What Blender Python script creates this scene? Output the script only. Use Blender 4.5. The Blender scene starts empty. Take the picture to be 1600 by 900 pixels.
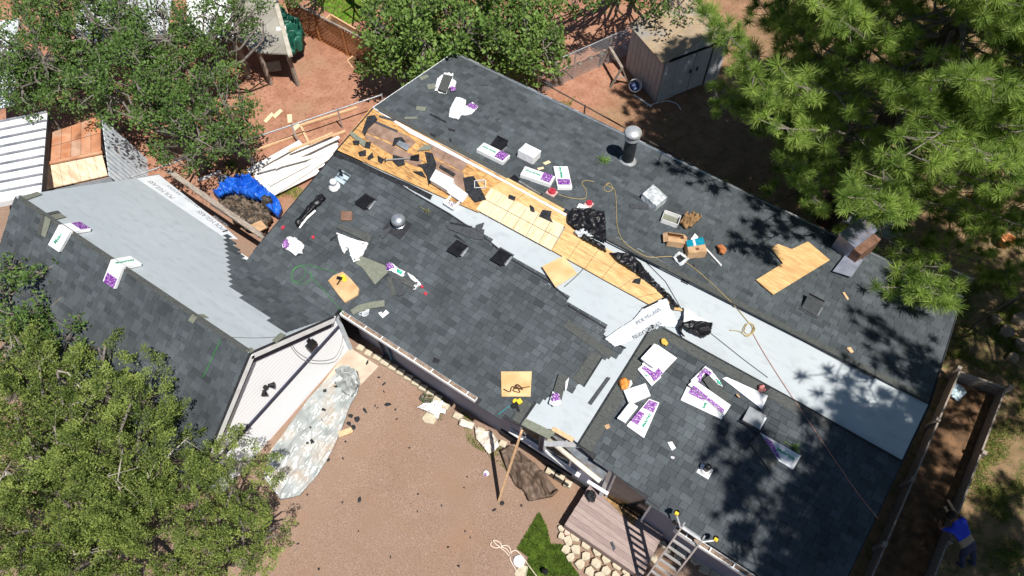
import bpy, bmesh, math, random
import numpy as np
from mathutils import Vector, Matrix, noise

# ------------------------------------------------------------------ camera, sky, sun, exposure
scene = bpy.context.scene
col = scene.collection
CAM = np.array([3.7545, -9.2454, 17.2116]); YAW, PIT, ROLL, FPX = -0.5918, 1.0316, 0.0027, 1123.41
FW = np.array([math.cos(PIT)*math.sin(YAW), math.cos(PIT)*math.cos(YAW), -math.sin(PIT)])
_r = np.array([math.cos(YAW), -math.sin(YAW), 0.0]); _u = np.cross(_r, FW)
RT = _r*math.cos(ROLL) + _u*math.sin(ROLL); UP = -_r*math.sin(ROLL) + _u*math.cos(ROLL)
cd = bpy.data.cameras.new('camera'); cam = bpy.data.objects.new('camera', cd); col.objects.link(cam)
cd.sensor_width = 36.0; cd.lens = 36.0*FPX/1600.0; cd.clip_start = 0.1; cd.clip_end = 400
cam.matrix_world = Matrix(((RT[0], UP[0], -FW[0], CAM[0]), (RT[1], UP[1], -FW[1], CAM[1]), (RT[2], UP[2], -FW[2], CAM[2]), (0, 0, 0, 1)))
scene.camera = cam
scene.render.resolution_x = 1024; scene.render.resolution_y = 576
SUN = np.array([0.43, -0.14, 1.0]); SUN = SUN/np.linalg.norm(SUN)
elev = math.asin(SUN[2]); azim = math.atan2(SUN[0], SUN[1])
w = bpy.data.worlds.new('World'); scene.world = w; w.use_nodes = True
nt = w.node_tree; bg = nt.nodes['Background']
sky = nt.nodes.new('ShaderNodeTexSky'); sky.sky_type = 'NISHITA'; sky.sun_disc = False
sky.sun_elevation = elev; sky.sun_rotation = azim; sky.altitude = 1500; sky.air_density = 1.0; sky.dust_density = 0.4
nt.links.new(sky.outputs[0], bg.inputs[0]); bg.inputs[1].default_value = 0.058
sl = bpy.data.lights.new('sun', 'SUN'); so = bpy.data.objects.new('sun', sl); col.objects.link(so)
sl.energy = 4.6; sl.angle = math.radians(0.5); sl.color = (1.0, 0.96, 0.9)
so.rotation_euler = Vector(-SUN).to_track_quat('-Z', 'Y').to_euler(); so.location = (20, -10, 40)
vs = scene.view_settings; vs.view_transform = 'Standard'; vs.look = 'None'; vs.gamma = 1; vs.use_curve_mapping = False
vs.exposure = 0.4

# ------------------------------------------------------------------ pixels of the photograph -> places on real surfaces
def ray(px, py): return FW + RT*(px-800.0)/FPX + UP*(450.0-py)/FPX
def sstep(a, b, x):
    t = min(1, max(0, (x-a)/(b-a))); return t*t*(3-2*t)
def zg(x, y): return 0.35*sstep(-2.2, -4.0, x)*sstep(4.5, 2.5, y) if True else 0
class Plane:
    def __init__(s, A, B, C):
        A, B, C = map(np.array, (A, B, C)); n = np.cross(B-A, C-A); n = n/np.linalg.norm(n)
        if n[2] < 0: n = -n
        s.n = n; s.d = n@A
        e = np.cross(n, [0, 0, 1.0]) if abs(n[2]) < .9999 else np.array([-1.0, 0, 0])
        s.e1 = e/np.linalg.norm(e)            # horizontal direction
        if s.e1[0] < 0: s.e1 = -s.e1
        s.e2 = np.cross(s.n, s.e1)             # in the plane
    def at(s, px, py, h=0.0):
        d = ray(px, py); t = (s.d+h-s.n@CAM)/(s.n@d); return CAM + t*d
    def z(s, x, y): return (s.d - s.n[0]*x - s.n[1]*y)/s.n[2]
    def drop(s, x, y, h=0.0): return np.array([x, y, s.z(x, y)]) + s.n*h
class Ground:
    n = np.array([0, 0, 1.0]); e1 = np.array([1.0, 0, 0]); e2 = np.array([0, 1.0, 0])
    def at(s, px, py, h=0.0):
        d = ray(px, py); z = 0.0
        for _ in range(8):
            t = (z+h-CAM[2])/d[2]; P = CAM + t*d; z = zg(P[0], P[1])
        return P
    def z(s, x, y): return zg(x, y)
    def drop(s, x, y, h=0.0): return np.array([x, y, zg(x, y)+h])
G = Ground()
def level(z): return Plane((0, 0, z), (1, 0, z), (0, 1, z))
U0, U1, WB, WF, HB, HF, HR = -6.8519, 7.7056, 3.5387, 4.6833, 2.8579, 2.6923, 3.5663
FS = Plane((0, 0, HR), (1, 0, HR), (0, -WF, HF))      # front slope of the house
BS = Plane((0, 0, HR), (1, 0, HR), (0, WB, HB))       # back slope
GPK = np.array([-4.09, -6.98, 4.19]); GFAR = np.array([-11.33, -7.13, 4.19]); GRE = np.array([-4.09, -4.66, 2.41]); GLE = np.array([-4.09, -9.58, 2.03])
GB = Plane(GPK, GFAR, GRE)                             # garage back slope
GL = Plane(GPK, GFAR, GLE)                             # garage slope towards the trees
DECKZ = 0.42
DK = level(DECKZ)

# ------------------------------------------------------------------ materials
MATS = {}
def _n(nt, t, **k):
    n = nt.nodes.new(t)
    for a, v in k.items():
        if a.startswith('i_'): n.inputs[a[2:].replace('_', ' ')].default_value = v
        else: setattr(n, a, v)
    return n
def mat(key, c1, c2=None, rough=.8, scale=6.0, detail=5, bump=0.0, bscale=None, metal=0.0, lo=.35, hi=.65, stretch=None, c3=None, s3=1.2, spec=.3, bdist=.02, trans=0, alpha=1):
    """two- or three-tone noise colour with fine relief"""
    if key in MATS: return MATS[key]
    m = bpy.data.materials.new(key); m.use_nodes = True; t = m.node_tree; b = t.nodes['Principled BSDF']
    b.inputs['Roughness'].default_value = rough; b.inputs['Metallic'].default_value = metal
    b.inputs['Specular IOR Level'].default_value = spec
    if trans: b.inputs['Transmission Weight'].default_value = trans
    if alpha < 1: b.inputs['Alpha'].default_value = alpha
    tc = _n(t, 'ShaderNodeTexCoord'); co = tc.outputs['Object']
    if stretch:
        mp = _n(t, 'ShaderNodeMapping'); mp.inputs['Scale'].default_value = stretch; t.links.new(co, mp.inputs[0]); co = mp.outputs[0]
    def ramp(sc, a, bb, d=detail):
        nz = _n(t, 'ShaderNodeTexNoise'); nz.inputs['Scale'].default_value = sc; nz.inputs['Detail'].default_value = d
        t.links.new(co, nz.inputs['Vector'])
        r = _n(t, 'ShaderNodeMapRange'); r.inputs[1].default_value = a; r.inputs[2].default_value = bb
        t.links.new(nz.outputs['Fac'], r.inputs[0]); return nz, r.outputs[0]
    if c2 is None: b.inputs['Base Color'].default_value = (*c1, 1)
    else:
        nz, f = ramp(scale, lo, hi)
        mx = _n(t, 'ShaderNodeMix', data_type='RGBA'); t.links.new(f, mx.inputs[0])
        mx.inputs[6].default_value = (*c1, 1); mx.inputs[7].default_value = (*c2, 1); out = mx.outputs[2]
        if c3 is not None:
            nz3, f3 = ramp(s3, .5, .72)
            m3 = _n(t, 'ShaderNodeMix', data_type='RGBA'); t.links.new(f3, m3.inputs[0]); t.links.new(out, m3.inputs[6])
            m3.inputs[7].default_value = (*c3, 1); out = m3.outputs[2]
        t.links.new(out, b.inputs['Base Color'])
    if bump:
        nz2 = _n(t, 'ShaderNodeTexNoise'); nz2.inputs['Scale'].default_value = bscale or scale*4; nz2.inputs['Detail'].default_value = 4
        t.links.new(co, nz2.inputs['Vector'])
        bp = _n(t, 'ShaderNodeBump'); bp.inputs['Strength'].default_value = bump; bp.inputs['Distance'].default_value = bdist
        t.links.new(nz2.outputs['Fac'], bp.inputs['Height']); t.links.new(bp.outputs[0], b.inputs['Normal'])
    MATS[key] = m; return m
def tone_mat(key, dark, light, rough=.9, grain=120, c3=None):
    """colour read from the per-face 'tone' attribute plus granule speckle"""
    if key in MATS: return MATS[key]
    m = bpy.data.materials.new(key); m.use_nodes = True; t = m.node_tree; b = t.nodes['Principled BSDF']
    b.inputs['Roughness'].default_value = rough; b.inputs['Specular IOR Level'].default_value = .2
    at = _n(t, 'ShaderNodeAttribute', attribute_name='tone')
    geo = _n(t, 'ShaderNodeNewGeometry')
    nz = _n(t, 'ShaderNodeTexNoise'); nz.inputs['Scale'].default_value = grain; nz.inputs['Detail'].default_value = 2
    t.links.new(geo.outputs['Position'], nz.inputs['Vector'])
    n2 = _n(t, 'ShaderNodeTexNoise'); n2.inputs['Scale'].default_value = .9; n2.inputs['Detail'].default_value = 6
    t.links.new(geo.outputs['Position'], n2.inputs['Vector'])
    mx = _n(t, 'ShaderNodeMix', data_type='RGBA'); t.links.new(at.outputs['Fac'], mx.inputs[0])
    mx.inputs[6].default_value = (*dark, 1); mx.inputs[7].default_value = (*light, 1)
    v = _n(t, 'ShaderNodeMapRange'); v.inputs[1].default_value = .3; v.inputs[2].default_value = .7; v.inputs[3].default_value = .62; v.inputs[4].default_value = 1.38
    t.links.new(nz.outputs['Fac'], v.inputs[0])
    v2 = _n(t, 'ShaderNodeMapRange'); v2.inputs[1].default_value = .3; v2.inputs[2].default_value = .7; v2.inputs[3].default_value = .8; v2.inputs[4].default_value = 1.22
    t.links.new(n2.outputs['Fac'], v2.inputs[0])
    mu = _n(t, 'ShaderNodeMath', operation='MULTIPLY'); t.links.new(v.outputs[0], mu.inputs[0]); t.links.new(v2.outputs[0], mu.inputs[1])
    sc = _n(t, 'ShaderNodeVectorMath', operation='SCALE'); t.links.new(mx.outputs[2], sc.inputs[0]); t.links.new(mu.outputs[0], sc.inputs['Scale'])
    t.links.new(sc.outputs[0], b.inputs['Base Color'])
    MATS[key] = m; return m

# ------------------------------------------------------------------ mesh builder
def V(*a): return np.array(a, float)
def unit(v): v = np.asarray(v, float); return v/(np.linalg.norm(v)+1e-12)
class MB:
    def __init__(s): s.v = []; s.f = []; s.t = []
    def add(s, vs, fs, tone=None):
        o = len(s.v); s.v.extend([tuple(map(float, q)) for q in vs]); s.f.extend([tuple(i+o for i in f) for f in fs])
        if tone is not None: s.t.extend([tone]*len(fs))
        return s
    def prism(s, pts, up, tone=None):
        """closed slab: outline pts (3-D), extruded by vector up"""
        n = len(pts); up = np.asarray(up, float); a = [np.asarray(q, float) for q in pts]
        nn = sum(np.cross(a[i]-a[0], a[(i+1) % n]-a[0]) for i in range(n))
        if nn@up < 0: a = a[::-1]
        vs = a + [q+up for q in a]
        fs = [tuple(range(n))[::-1], tuple(range(n, 2*n))] + [(i, (i+1) % n, n+(i+1) % n, n+i) for i in range(n)]
        return s.add(vs, fs, tone)
    def box(s, c, ax, ay, az, tone=None):
        """box centred at c with half-axes ax, ay, az"""
        c, ax, ay, az = [np.asarray(q, float) for q in (c, ax, ay, az)]
        return s.prism([c-ax-ay-az, c+ax-ay-az, c+ax+ay-az, c-ax+ay-az], 2*az, tone)
    def bar(s, A, B, wd, ht, up=(0, 0, 1)):
        """rectangular bar from A to B (centre line)"""
        A, B = V(*A), V(*B); d = B-A; L = np.linalg.norm(d); d = d/L; sd = unit(np.cross(d, up)); u2 = np.cross(sd, d)
        return s.box((A+B)/2, d*L/2, sd*wd/2, u2*ht/2)
    def tube(s, pts, r, seg=6, cap=True):
        pts = [np.asarray(q, float) for q in pts]; n = len(pts); o = len(s.v); rr = r if hasattr(r, '__len__') else [r]*n
        pu = None
        for i, q in enumerate(pts):
            d = unit(pts[min(i+1, n-1)] - pts[max(i-1, 0)])
            a = unit(np.cross(d, V(0, 0, 1) if abs(d[2]) < .9 else V(1, 0, 0))) if pu is None else unit(pu - d*(pu@d)); pu = a; bb = np.cross(d, a)
            for k in range(seg):
                t = 2*math.pi*k/seg; s.v.append(tuple(q + rr[i]*(a*math.cos(t)+bb*math.sin(t))))
        for i in range(n-1):
            for k in range(seg):
                k2 = (k+1) % seg; s.f.append((o+i*seg+k, o+i*seg+k2, o+(i+1)*seg+k2, o+(i+1)*seg+k))
        if cap: s.f.append(tuple(o+k for k in range(seg))[::-1]); s.f.append(tuple(o+(n-1)*seg+k for k in range(seg)))
        return s
    def lathe(s, base, axis, prof, seg=16):
        """profile [(radius, height)] turned about axis from base"""
        base = np.asarray(base, float); ax = unit(axis); a = unit(np.cross(ax, V(0, 1, 0.01))); b = np.cross(ax, a); o = len(s.v)
        for r, h in prof:
            for k in range(seg):
                t = 2*math.pi*k/seg; s.v.append(tuple(base+ax*h+r*(a*math.cos(t)+b*math.sin(t))))
        m = len(prof)
        for i in range(m-1):
            for k in range(seg):
                k2 = (k+1) % seg; s.f.append((o+i*seg+k, o+i*seg+k2, o+(i+1)*seg+k2, o+(i+1)*seg+k))
        s.f.append(tuple(o+k for k in range(seg))[::-1]); s.f.append(tuple(o+(m-1)*seg+k for k in range(seg)))
        return s
ORG = {}
def link(name, me, m, parent, origin):
    o = bpy.data.objects.new(name, me); col.objects.link(o)
    if m is not None and not me.materials: me.materials.append(m)
    if parent is not None: o.parent = parent
    else: o.location = origin
    ORG[o] = origin; return o
def obj(name, mb, m, parent=None, smooth=False, origin=None):
    v = np.array(mb.v)
    if parent is not None: origin = ORG[parent]
    elif origin is None: origin = np.array([v[:, 0].mean(), v[:, 1].mean(), v[:, 2].min()])
    me = bpy.data.meshes.new(name); me.from_pydata((v-origin).tolist(), [], mb.f); me.update()
    if mb.t:
        a = me.attributes.new('tone', 'FLOAT', 'FACE'); a.data.foreach_set('value', np.array(mb.t, np.float32))
    if smooth: me.polygons.foreach_set('use_smooth', np.ones(len(me.polygons), bool))
    return link(name, me, m, parent, origin)
def tag(o, label, cat=None, group=None, kind=None):
    if label: o['label'] = label
    if cat: o['category'] = cat
    if group: o['group'] = group
    if kind: o['kind'] = kind
    return o
def thing(name, label, cat, origin, group=None):
    o = bpy.data.objects.new(name, None); col.objects.link(o); o.location = tuple(map(float, origin)); o.empty_display_size = .2
    ORG[o] = np.asarray(origin, float); return tag(o, label, cat, group)
def npmesh(name, v, f, m, parent=None, origin=None, tone=None, smooth=False):
    """fast mesh from numpy arrays (quads or tris)"""
    v = np.asarray(v, np.float64)
    if parent is not None: origin = ORG[parent]
    elif origin is None: origin = np.array([v[:, 0].mean(), v[:, 1].mean(), v[:, 2].min()])
    me = bpy.data.meshes.new(name); k = f.shape[1]; nf = len(f)
    me.vertices.add(len(v)); me.vertices.foreach_set('co', (v-origin).astype(np.float32).ravel())
    me.loops.add(nf*k); me.loops.foreach_set('vertex_index', f.astype(np.int32).ravel())
    me.polygons.add(nf); me.polygons.foreach_set('loop_start', (np.arange(nf)*k).astype(np.int32))
    me.update(calc_edges=True)
    if tone is not None:
        a = me.attributes.new('tone', 'FLOAT', 'FACE'); a.data.foreach_set('value', tone.astype(np.float32))
    if smooth: me.polygons.foreach_set('use_smooth', np.ones(nf, bool))
    return link(name, me, m, parent, origin)
def spline(pts, k=6):
    P = [np.asarray(q, float) for q in pts]; P = [2*P[0]-P[1]] + P + [2*P[-1]-P[-2]]; out = []
    for i in range(1, len(P)-2):
        for j in range(k):
            t = j/k; a, b, c, d = P[i-1:i+3]
            out.append(.5*((2*b)+(c-a)*t+(2*a-5*b+4*c-d)*t*t+(3*b-a-3*c+d)*t**3))
    return out+[P[-2]]
def crumple(name, pl, px, m, amp=.06, freq=3.0, lift=.01, sub=3, seed=0, parent=None, edge=.3, dirn=None, ratio=1.0, solid=.004, dome=0.0, sharp=False):
    """a creased loose sheet with the outline px lying on surface pl"""
    bm = bmesh.new(); P = [pl.at(*q) for q in px]
    vs = [bm.verts.new(q) for q in P]; fc = bm.faces.new(vs)
    if fc.normal.dot(Vector(pl.n)) < 0: bmesh.ops.reverse_faces(bm, faces=[fc])
    bmesh.ops.triangulate(bm, faces=bm.faces[:])
    for _ in range(sub):
        L = max(e.calc_length() for e in bm.edges)
        bmesh.ops.subdivide_edges(bm, edges=[e for e in bm.edges if e.calc_length() > L*.45], cuts=1, use_grid_fill=False)
        bmesh.ops.triangulate(bm, faces=bm.faces[:])
        bmesh.ops.beautify_fill(bm, faces=bm.faces[:], edges=bm.edges[:])
    bm.verts.ensure_lookup_table()
    bnd = {v for v in bm.verts if any(e.is_boundary for e in v.link_edges)}
    cen = sum(P)/len(P); R = max(np.linalg.norm(q-cen) for q in P)
    rnd = random.Random(seed); n = Vector(pl.n); o = Vector((seed*7.3, seed*3.1, seed*1.7))
    dd = Vector(unit(dirn)) if dirn is not None else None
    for v in bm.verts:
        q = v.co.copy()
        if dd is not None: q = q - dd*q.dot(dd)*(1-1/ratio)
        h = noise.fractal(q*freq+o, 1.0, 2.0, 3)
        h = (1-abs(h)*1.6) if sharp else .5+.8*h
        h = max(0, h)*amp
        if v in bnd: h *= edge; v.co += Vector((rnd.uniform(-1, 1), rnd.uniform(-1, 1), 0))*.012
        if dome: h += dome*max(0, 1-((np.array(v.co)-cen)@(np.array(v.co)-cen))/(R*R*.8))
        base = v.co
        if pl is G: base.z = zg(base.x, base.y)
        v.co = base + n*(lift+h)
    mb = MB(); bm.verts.index_update(); mb.v = [tuple(v.co) for v in bm.verts]; mb.f = [tuple(v.index for v in f.verts) for f in bm.faces]; bm.free()
    o = obj(name, mb, m, parent, smooth=True)
    if solid:
        md = o.modifiers.new('thickness', 'SOLIDIFY'); md.thickness = solid; md.offset = -1
    return o
def slab(name, pl, px, m, h=.02, lift=.006, parent=None):
    P = [pl.at(*q, lift) for q in px]; return obj(name, MB().prism(P, pl.n*h), m, parent)
TXT = {}
def text_mesh(body):
    if body not in TXT:
        c = bpy.data.curves.new('lettering', 'FONT'); c.body = body; c.align_x = 'CENTER'; c.align_y = 'CENTER'; c.size = 1.0; c.extrude = .0; c.offset = .02
        o = bpy.data.objects.new('lettering_source', c); col.objects.link(o)
        me = bpy.data.meshes.new_from_object(o.evaluated_get(bpy.context.evaluated_depsgraph_get()))
        co = np.array([v.co[:] for v in me.vertices]); bpy.data.objects.remove(o)
        TXT[body] = (me, np.ptp(co[:, 0]), np.ptp(co[:, 1]))
    return TXT[body]
def lettering(body, c, xd, n, width, m, parent, height=None):
    me, w0, h0 = text_mesh(body); me = me.copy(); me.materials.clear(); me.materials.append(m)
    x = unit(xd); n = unit(n); x = unit(x-n*(x@n)); y = np.cross(n, x); s = width/w0; sy = (height/h0) if height else s
    o = bpy.data.objects.new('lettering', me); col.objects.link(o); o.parent = parent; q = np.asarray(c)-ORG[parent]
    o.matrix_local = Matrix(((x[0]*s, y[0]*sy, n[0]*s, q[0]), (x[1]*s, y[1]*sy, n[1]*s, q[1]), (x[2]*s, y[2]*sy, n[2]*s, q[2]), (0, 0, 0, 1)))
    ORG[o] = ORG[parent]; return o
def inpoly(x, y, P):
    c = False; j = len(P)-1
    for i in range(len(P)):
        if (P[i][1] > y) != (P[j][1] > y) and x < (P[j][0]-P[i][0])*(y-P[i][1])/(P[j][1]-P[i][1]+1e-12)+P[i][0]: c = not c
        j = i
    return c
# ------------------------------------------------------------------ material palette
def c8(r, g, b):
    f = lambda x: (x/255/12.92) if x/255 <= .04045 else ((x/255+.055)/1.055)**2.4
    return (f(r), f(g), f(b))
SH = tone_mat('shingle_granules', (.044, .051, .056), (.094, .109, .118))
SHO = mat('shingle_back_olive', (.16, .17, .13), (.22, .23, .18), scale=20, bump=.2)
SHD = mat('dark_shingle', (.035, .038, .043), (.085, .092, .1), scale=30, bump=.4, bscale=90, lo=.3, hi=.7)
SHE = mat('shingle_laminate', (.045, .05, .05), (.11, .115, .105), scale=14, bump=.3, lo=.3, hi=.7, stretch=(1, 6, 1))
UND = mat('grey_underlayment', (.41, .455, .475), (.455, .495, .515), scale=.8, rough=.7, bump=.22, bscale=2.4, bdist=.05, c3=(.385, .42, .435), s3=7, stretch=(.5, 1, 1))
UNL = mat('pale_printed_underlayment', (.66, .70, .73), (.78, .80, .82), scale=3, rough=.6, bump=.15, bscale=4, bdist=.03)
INK = mat('grey_ink', (.25, .27, .30), (.42, .44, .46), scale=20, lo=.4, hi=.6)
OSB = mat('new_plywood', (.56, .33, .13), (.78, .52, .25), scale=5, rough=.85, stretch=(1, 5, 1), bump=.15, c3=(.50, .30, .13), s3=2.5)
OSBL = mat('pale_plywood', (.72, .54, .33), (.86, .70, .47), scale=4, rough=.85, stretch=(5, 1, 1), bump=.12, c3=(.6, .43, .25), s3=2)
OLDW = mat('old_orange_sheathing', (.42, .22, .075), (.68, .41, .16), scale=6, rough=.9, stretch=(1, 5, 1), bump=.25, c3=(.20, .10, .05), s3=4.5)
FELT = mat('brown_felt', (.20, .12, .085), (.33, .22, .165), scale=5, rough=.95, bump=.2, c3=(.25, .17, .13), s3=1.5)
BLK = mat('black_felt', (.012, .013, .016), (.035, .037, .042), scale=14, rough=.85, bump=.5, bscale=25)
PLAS = mat('black_plastic', (.006, .006, .008), (.012, .012, .014), scale=6, rough=.42, spec=.35)
WRAP = mat('white_wrapper', (.80, .80, .80), (.88, .88, .88), scale=3, rough=.45, bump=.25, bscale=9, bdist=.03, spec=.5)
CLRW = mat('clear_wrap', (.35, .38, .40), (.75, .78, .80), scale=9, rough=.18, bump=.6, bscale=12, bdist=.04, spec=.7)
PURP = mat('purple_print', c8(112, 22, 138), c8(150, 60, 170), scale=28, rough=.45, lo=.55, hi=.7, c3=(.8, .74, .82), s3=38, spec=.5)
GRNP = mat('green_print', c8(20, 165, 130), c8(30, 185, 150), scale=10, rough=.45, spec=.5)
WHT = mat('white_paint', (.74, .74, .74), (.82, .82, .82), scale=4, rough=.5, bump=.05, c3=(.66, .65, .62), s3=6)
NAVY = mat('navy_trim', (.035, .037, .065), (.05, .052, .085), scale=5, rough=.6)
TRIM = mat('dark_trim', (.02, .021, .026), (.035, .036, .04), scale=9, rough=.7)
WOODR = mat('raw_lumber', (.56, .34, .18), (.72, .49, .29), scale=5, stretch=(6, 6, 1.2), rough=.8, bump=.2)
WOODG = mat('weathered_wood', (.24, .20, .165), (.40, .345, .29), scale=7, stretch=(1, 8, 8), rough=.9, bump=.4, c3=(.16, .13, .11), s3=2)
GALV = mat('galvanised', (.42, .45, .48), (.60, .63, .66), scale=9, rough=.35, metal=.7, bump=.1)
ALU = mat('aluminium', (.62, .63, .64), (.74, .75, .76), scale=15, rough=.35, metal=.6)
BLKM = mat('black_metal', (.008, .008, .010), (.016, .016, .018), scale=8, rough=.4)
GLASS = mat('dark_window_glass', (.004, .005, .007), (.010, .011, .014), scale=2, rough=.12, spec=.25)
CARD = mat('cardboard', (.42, .26, .14), (.55, .36, .21), scale=7, rough=.9, bump=.15)
STONE = mat('cream_stone', (.44, .38, .275), (.60, .53, .40), scale=7, rough=.9, bump=.5, bscale=22, c3=(.42, .33, .24), s3=2.2)
CONC = mat('concrete', (.48, .38, .29), (.60, .50, .39), scale=4, rough=.92, bump=.25, c3=(.38, .28, .21), s3=2)
RED = mat('red_plastic', (.42, .03, .05), (.55, .06, .09), scale=12, rough=.4)
YEL = mat('yellow_plastic', (.75, .48, .03), (.85, .6, .05), scale=12, rough=.4)
TEAL = mat('teal_print', (.0, .20, .30), (.01, .27, .38), scale=9, rough=.6)
ORG_ = mat('orange_cloth', (.60, .20, .03), (.80, .38, .10), scale=9, rough=.8, bump=.5)
BLUE = mat('blue_tarp', (.005, .07, .45), (.02, .16, .70), scale=4, rough=.35, bump=.5, bscale=9, bdist=.05, spec=.5)
GRNT = mat('green_tarp', (.008, .06, .04), (.02, .13, .09), scale=5, rough=.35, bump=.5, bscale=8, bdist=.05, spec=.5)
CLTH = mat('beige_cloth', (.60, .52, .44), (.74, .67, .58), scale=4, rough=.9, bump=.3, bscale=9)
BTRP = mat('brown_tarp', (.095, .065, .045), (.17, .12, .09), scale=3, rough=.6, bump=.5, bscale=7, bdist=.05)
PSHT = mat('clear_poly_sheet', (.26, .28, .275), (.42, .445, .44), scale=2.2, rough=.3, bump=.6, bscale=5, bdist=.06, c3=(.40, .34, .28), s3=2.5, spec=.5)
def siding(key, c1, c2, pitch, lo, rough=.6):
    m = bpy.data.materials.new(key); m.use_nodes = True; t = m.node_tree; b = t.nodes['Principled BSDF']; b.inputs['Roughness'].default_value = rough
    g = _n(t, 'ShaderNodeNewGeometry'); sp = _n(t, 'ShaderNodeSeparateXYZ'); t.links.new(g.outputs['Position'], sp.inputs[0])
    d = _n(t, 'ShaderNodeMath', operation='DIVIDE'); t.links.new(sp.outputs[2], d.inputs[0]); d.inputs[1].default_value = pitch
    fr = _n(t, 'ShaderNodeMath', operation='FRACT'); t.links.new(d.outputs[0], fr.inputs[0])
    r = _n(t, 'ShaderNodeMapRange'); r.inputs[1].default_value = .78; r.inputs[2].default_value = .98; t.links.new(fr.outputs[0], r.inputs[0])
    nz = _n(t, 'ShaderNodeTexNoise'); nz.inputs['Scale'].default_value = 2.5; nz.inputs['Detail'].default_value = 6
    m0 = _n(t, 'ShaderNodeMix', data_type='RGBA'); t.links.new(nz.outputs['Fac'], m0.inputs[0]); m0.inputs[6].default_value = (*c1, 1); m0.inputs[7].default_value = (*c2, 1)
    mx = _n(t, 'ShaderNodeMix', data_type='RGBA'); t.links.new(r.outputs[0], mx.inputs[0]); t.links.new(m0.outputs[2], mx.inputs[6])
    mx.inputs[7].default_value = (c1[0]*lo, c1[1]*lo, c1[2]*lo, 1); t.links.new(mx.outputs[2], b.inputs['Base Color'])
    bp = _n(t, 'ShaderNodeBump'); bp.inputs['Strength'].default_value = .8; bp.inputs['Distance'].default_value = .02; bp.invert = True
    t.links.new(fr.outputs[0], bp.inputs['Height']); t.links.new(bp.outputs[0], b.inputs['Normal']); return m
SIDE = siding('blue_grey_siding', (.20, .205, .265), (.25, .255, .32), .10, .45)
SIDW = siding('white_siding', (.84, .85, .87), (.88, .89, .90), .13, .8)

# ------------------------------------------------------------------ ground
def ground_material():
    m = bpy.data.materials.new('dirt_and_gravel'); m.use_nodes = True; t = m.node_tree; b = t.nodes['Principled BSDF']
    b.inputs['Roughness'].default_value = .95; b.inputs['Specular IOR Level'].default_value = .15
    g = _n(t, 'ShaderNodeNewGeometry'); P = g.outputs['Position']
    def nz(s, d=6, r=.55):
        n = _n(t, 'ShaderNodeTexNoise'); n.inputs['Scale'].default_value = s; n.inputs['Detail'].default_value = d; n.inputs['Roughness'].default_value = r
        t.links.new(P, n.inputs['Vector']); return n.outputs['Fac']
    def rng(v, a, c, o0=0, o1=1):
        r = _n(t, 'ShaderNodeMapRange'); t.links.new(v, r.inputs[0]); r.inputs[1].default_value = a; r.inputs[2].default_value = c; r.inputs[3].default_value = o0; r.inputs[4].default_value = o1; return r.outputs[0]
    def mix(f, A, B):
        x = _n(t, 'ShaderNodeMix', data_type='RGBA'); t.links.new(f, x.inputs[0])
        for i, q in ((6, A), (7, B)):
            if isinstance(q, tuple): x.inputs[i].default_value = (*q, 1)
            else: t.links.new(q, x.inputs[i])
        return x.outputs[2]
    def M(op, a, c):
        x = _n(t, 'ShaderNodeMath', operation=op)
        for i, q in ((0, a), (1, c)):
            if isinstance(q, (int, float)): x.inputs[i].default_value = q
            else: t.links.new(q, x.inputs[i])
        return x.outputs[0]
    sp = _n(t, 'ShaderNodeSeparateXYZ'); t.links.new(P, sp.inputs[0]); X, Y = sp.outputs[0], sp.outputs[1]
    big, mid, fine = nz(.55), nz(2.2), nz(38, 3)
    gravel = mix(rng(fine, .32, .68), c8(128, 105, 91), c8(164, 139, 122)); gravel = mix(rng(mid, .42, .75), gravel, c8(142, 118, 100)); gravel = mix(rng(big, .5, .75), gravel, c8(150, 120, 98))
    dirt = mix(rng(mid, .3, .7), c8(154, 108, 86), c8(182, 136, 112)); dirt = mix(rng(nz(9), .5, .72), dirt, c8(136, 98, 80)); dirt = mix(rng(big, .52, .75), dirt, c8(158, 128, 104))
    tan = mix(rng(mid, .3, .7), c8(112, 92, 68), c8(156, 128, 98)); tan = mix(rng(nz(5), .5, .62), tan, c8(88, 92, 50)); tan = mix(rng(fine, .45, .7), tan, c8(128, 110, 82))
    jit = M('MULTIPLY', M('SUBTRACT', big, .5), 3.0)
    back = rng(M('ADD', M('SUBTRACT', Y, M('MULTIPLY', X, .35)), jit), -1.2, 1.0)       # behind the house line
    right = rng(M('ADD', X, jit), 6.0, 8.5)
    out = mix(back, gravel, dirt); out = mix(right, out, tan)
    pn = M('MULTIPLY', rng(M('ADD', X, jit), -4.0, -1.0), rng(M('ADD', Y, jit), 4.2, 5.6)); out = mix(M('MULTIPLY', pn, .75), out, tan)
    t.links.new(out, b.inputs['Base Color'])
    bp = _n(t, 'ShaderNodeBump'); bp.inputs['Strength'].default_value = .7; bp.inputs['Distance'].default_value = .03; t.links.new(nz(30, 5, .7), bp.inputs['Height']); t.links.new(bp.outputs[0], b.inputs['Normal'])
    return m
GM = ground_material()
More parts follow.
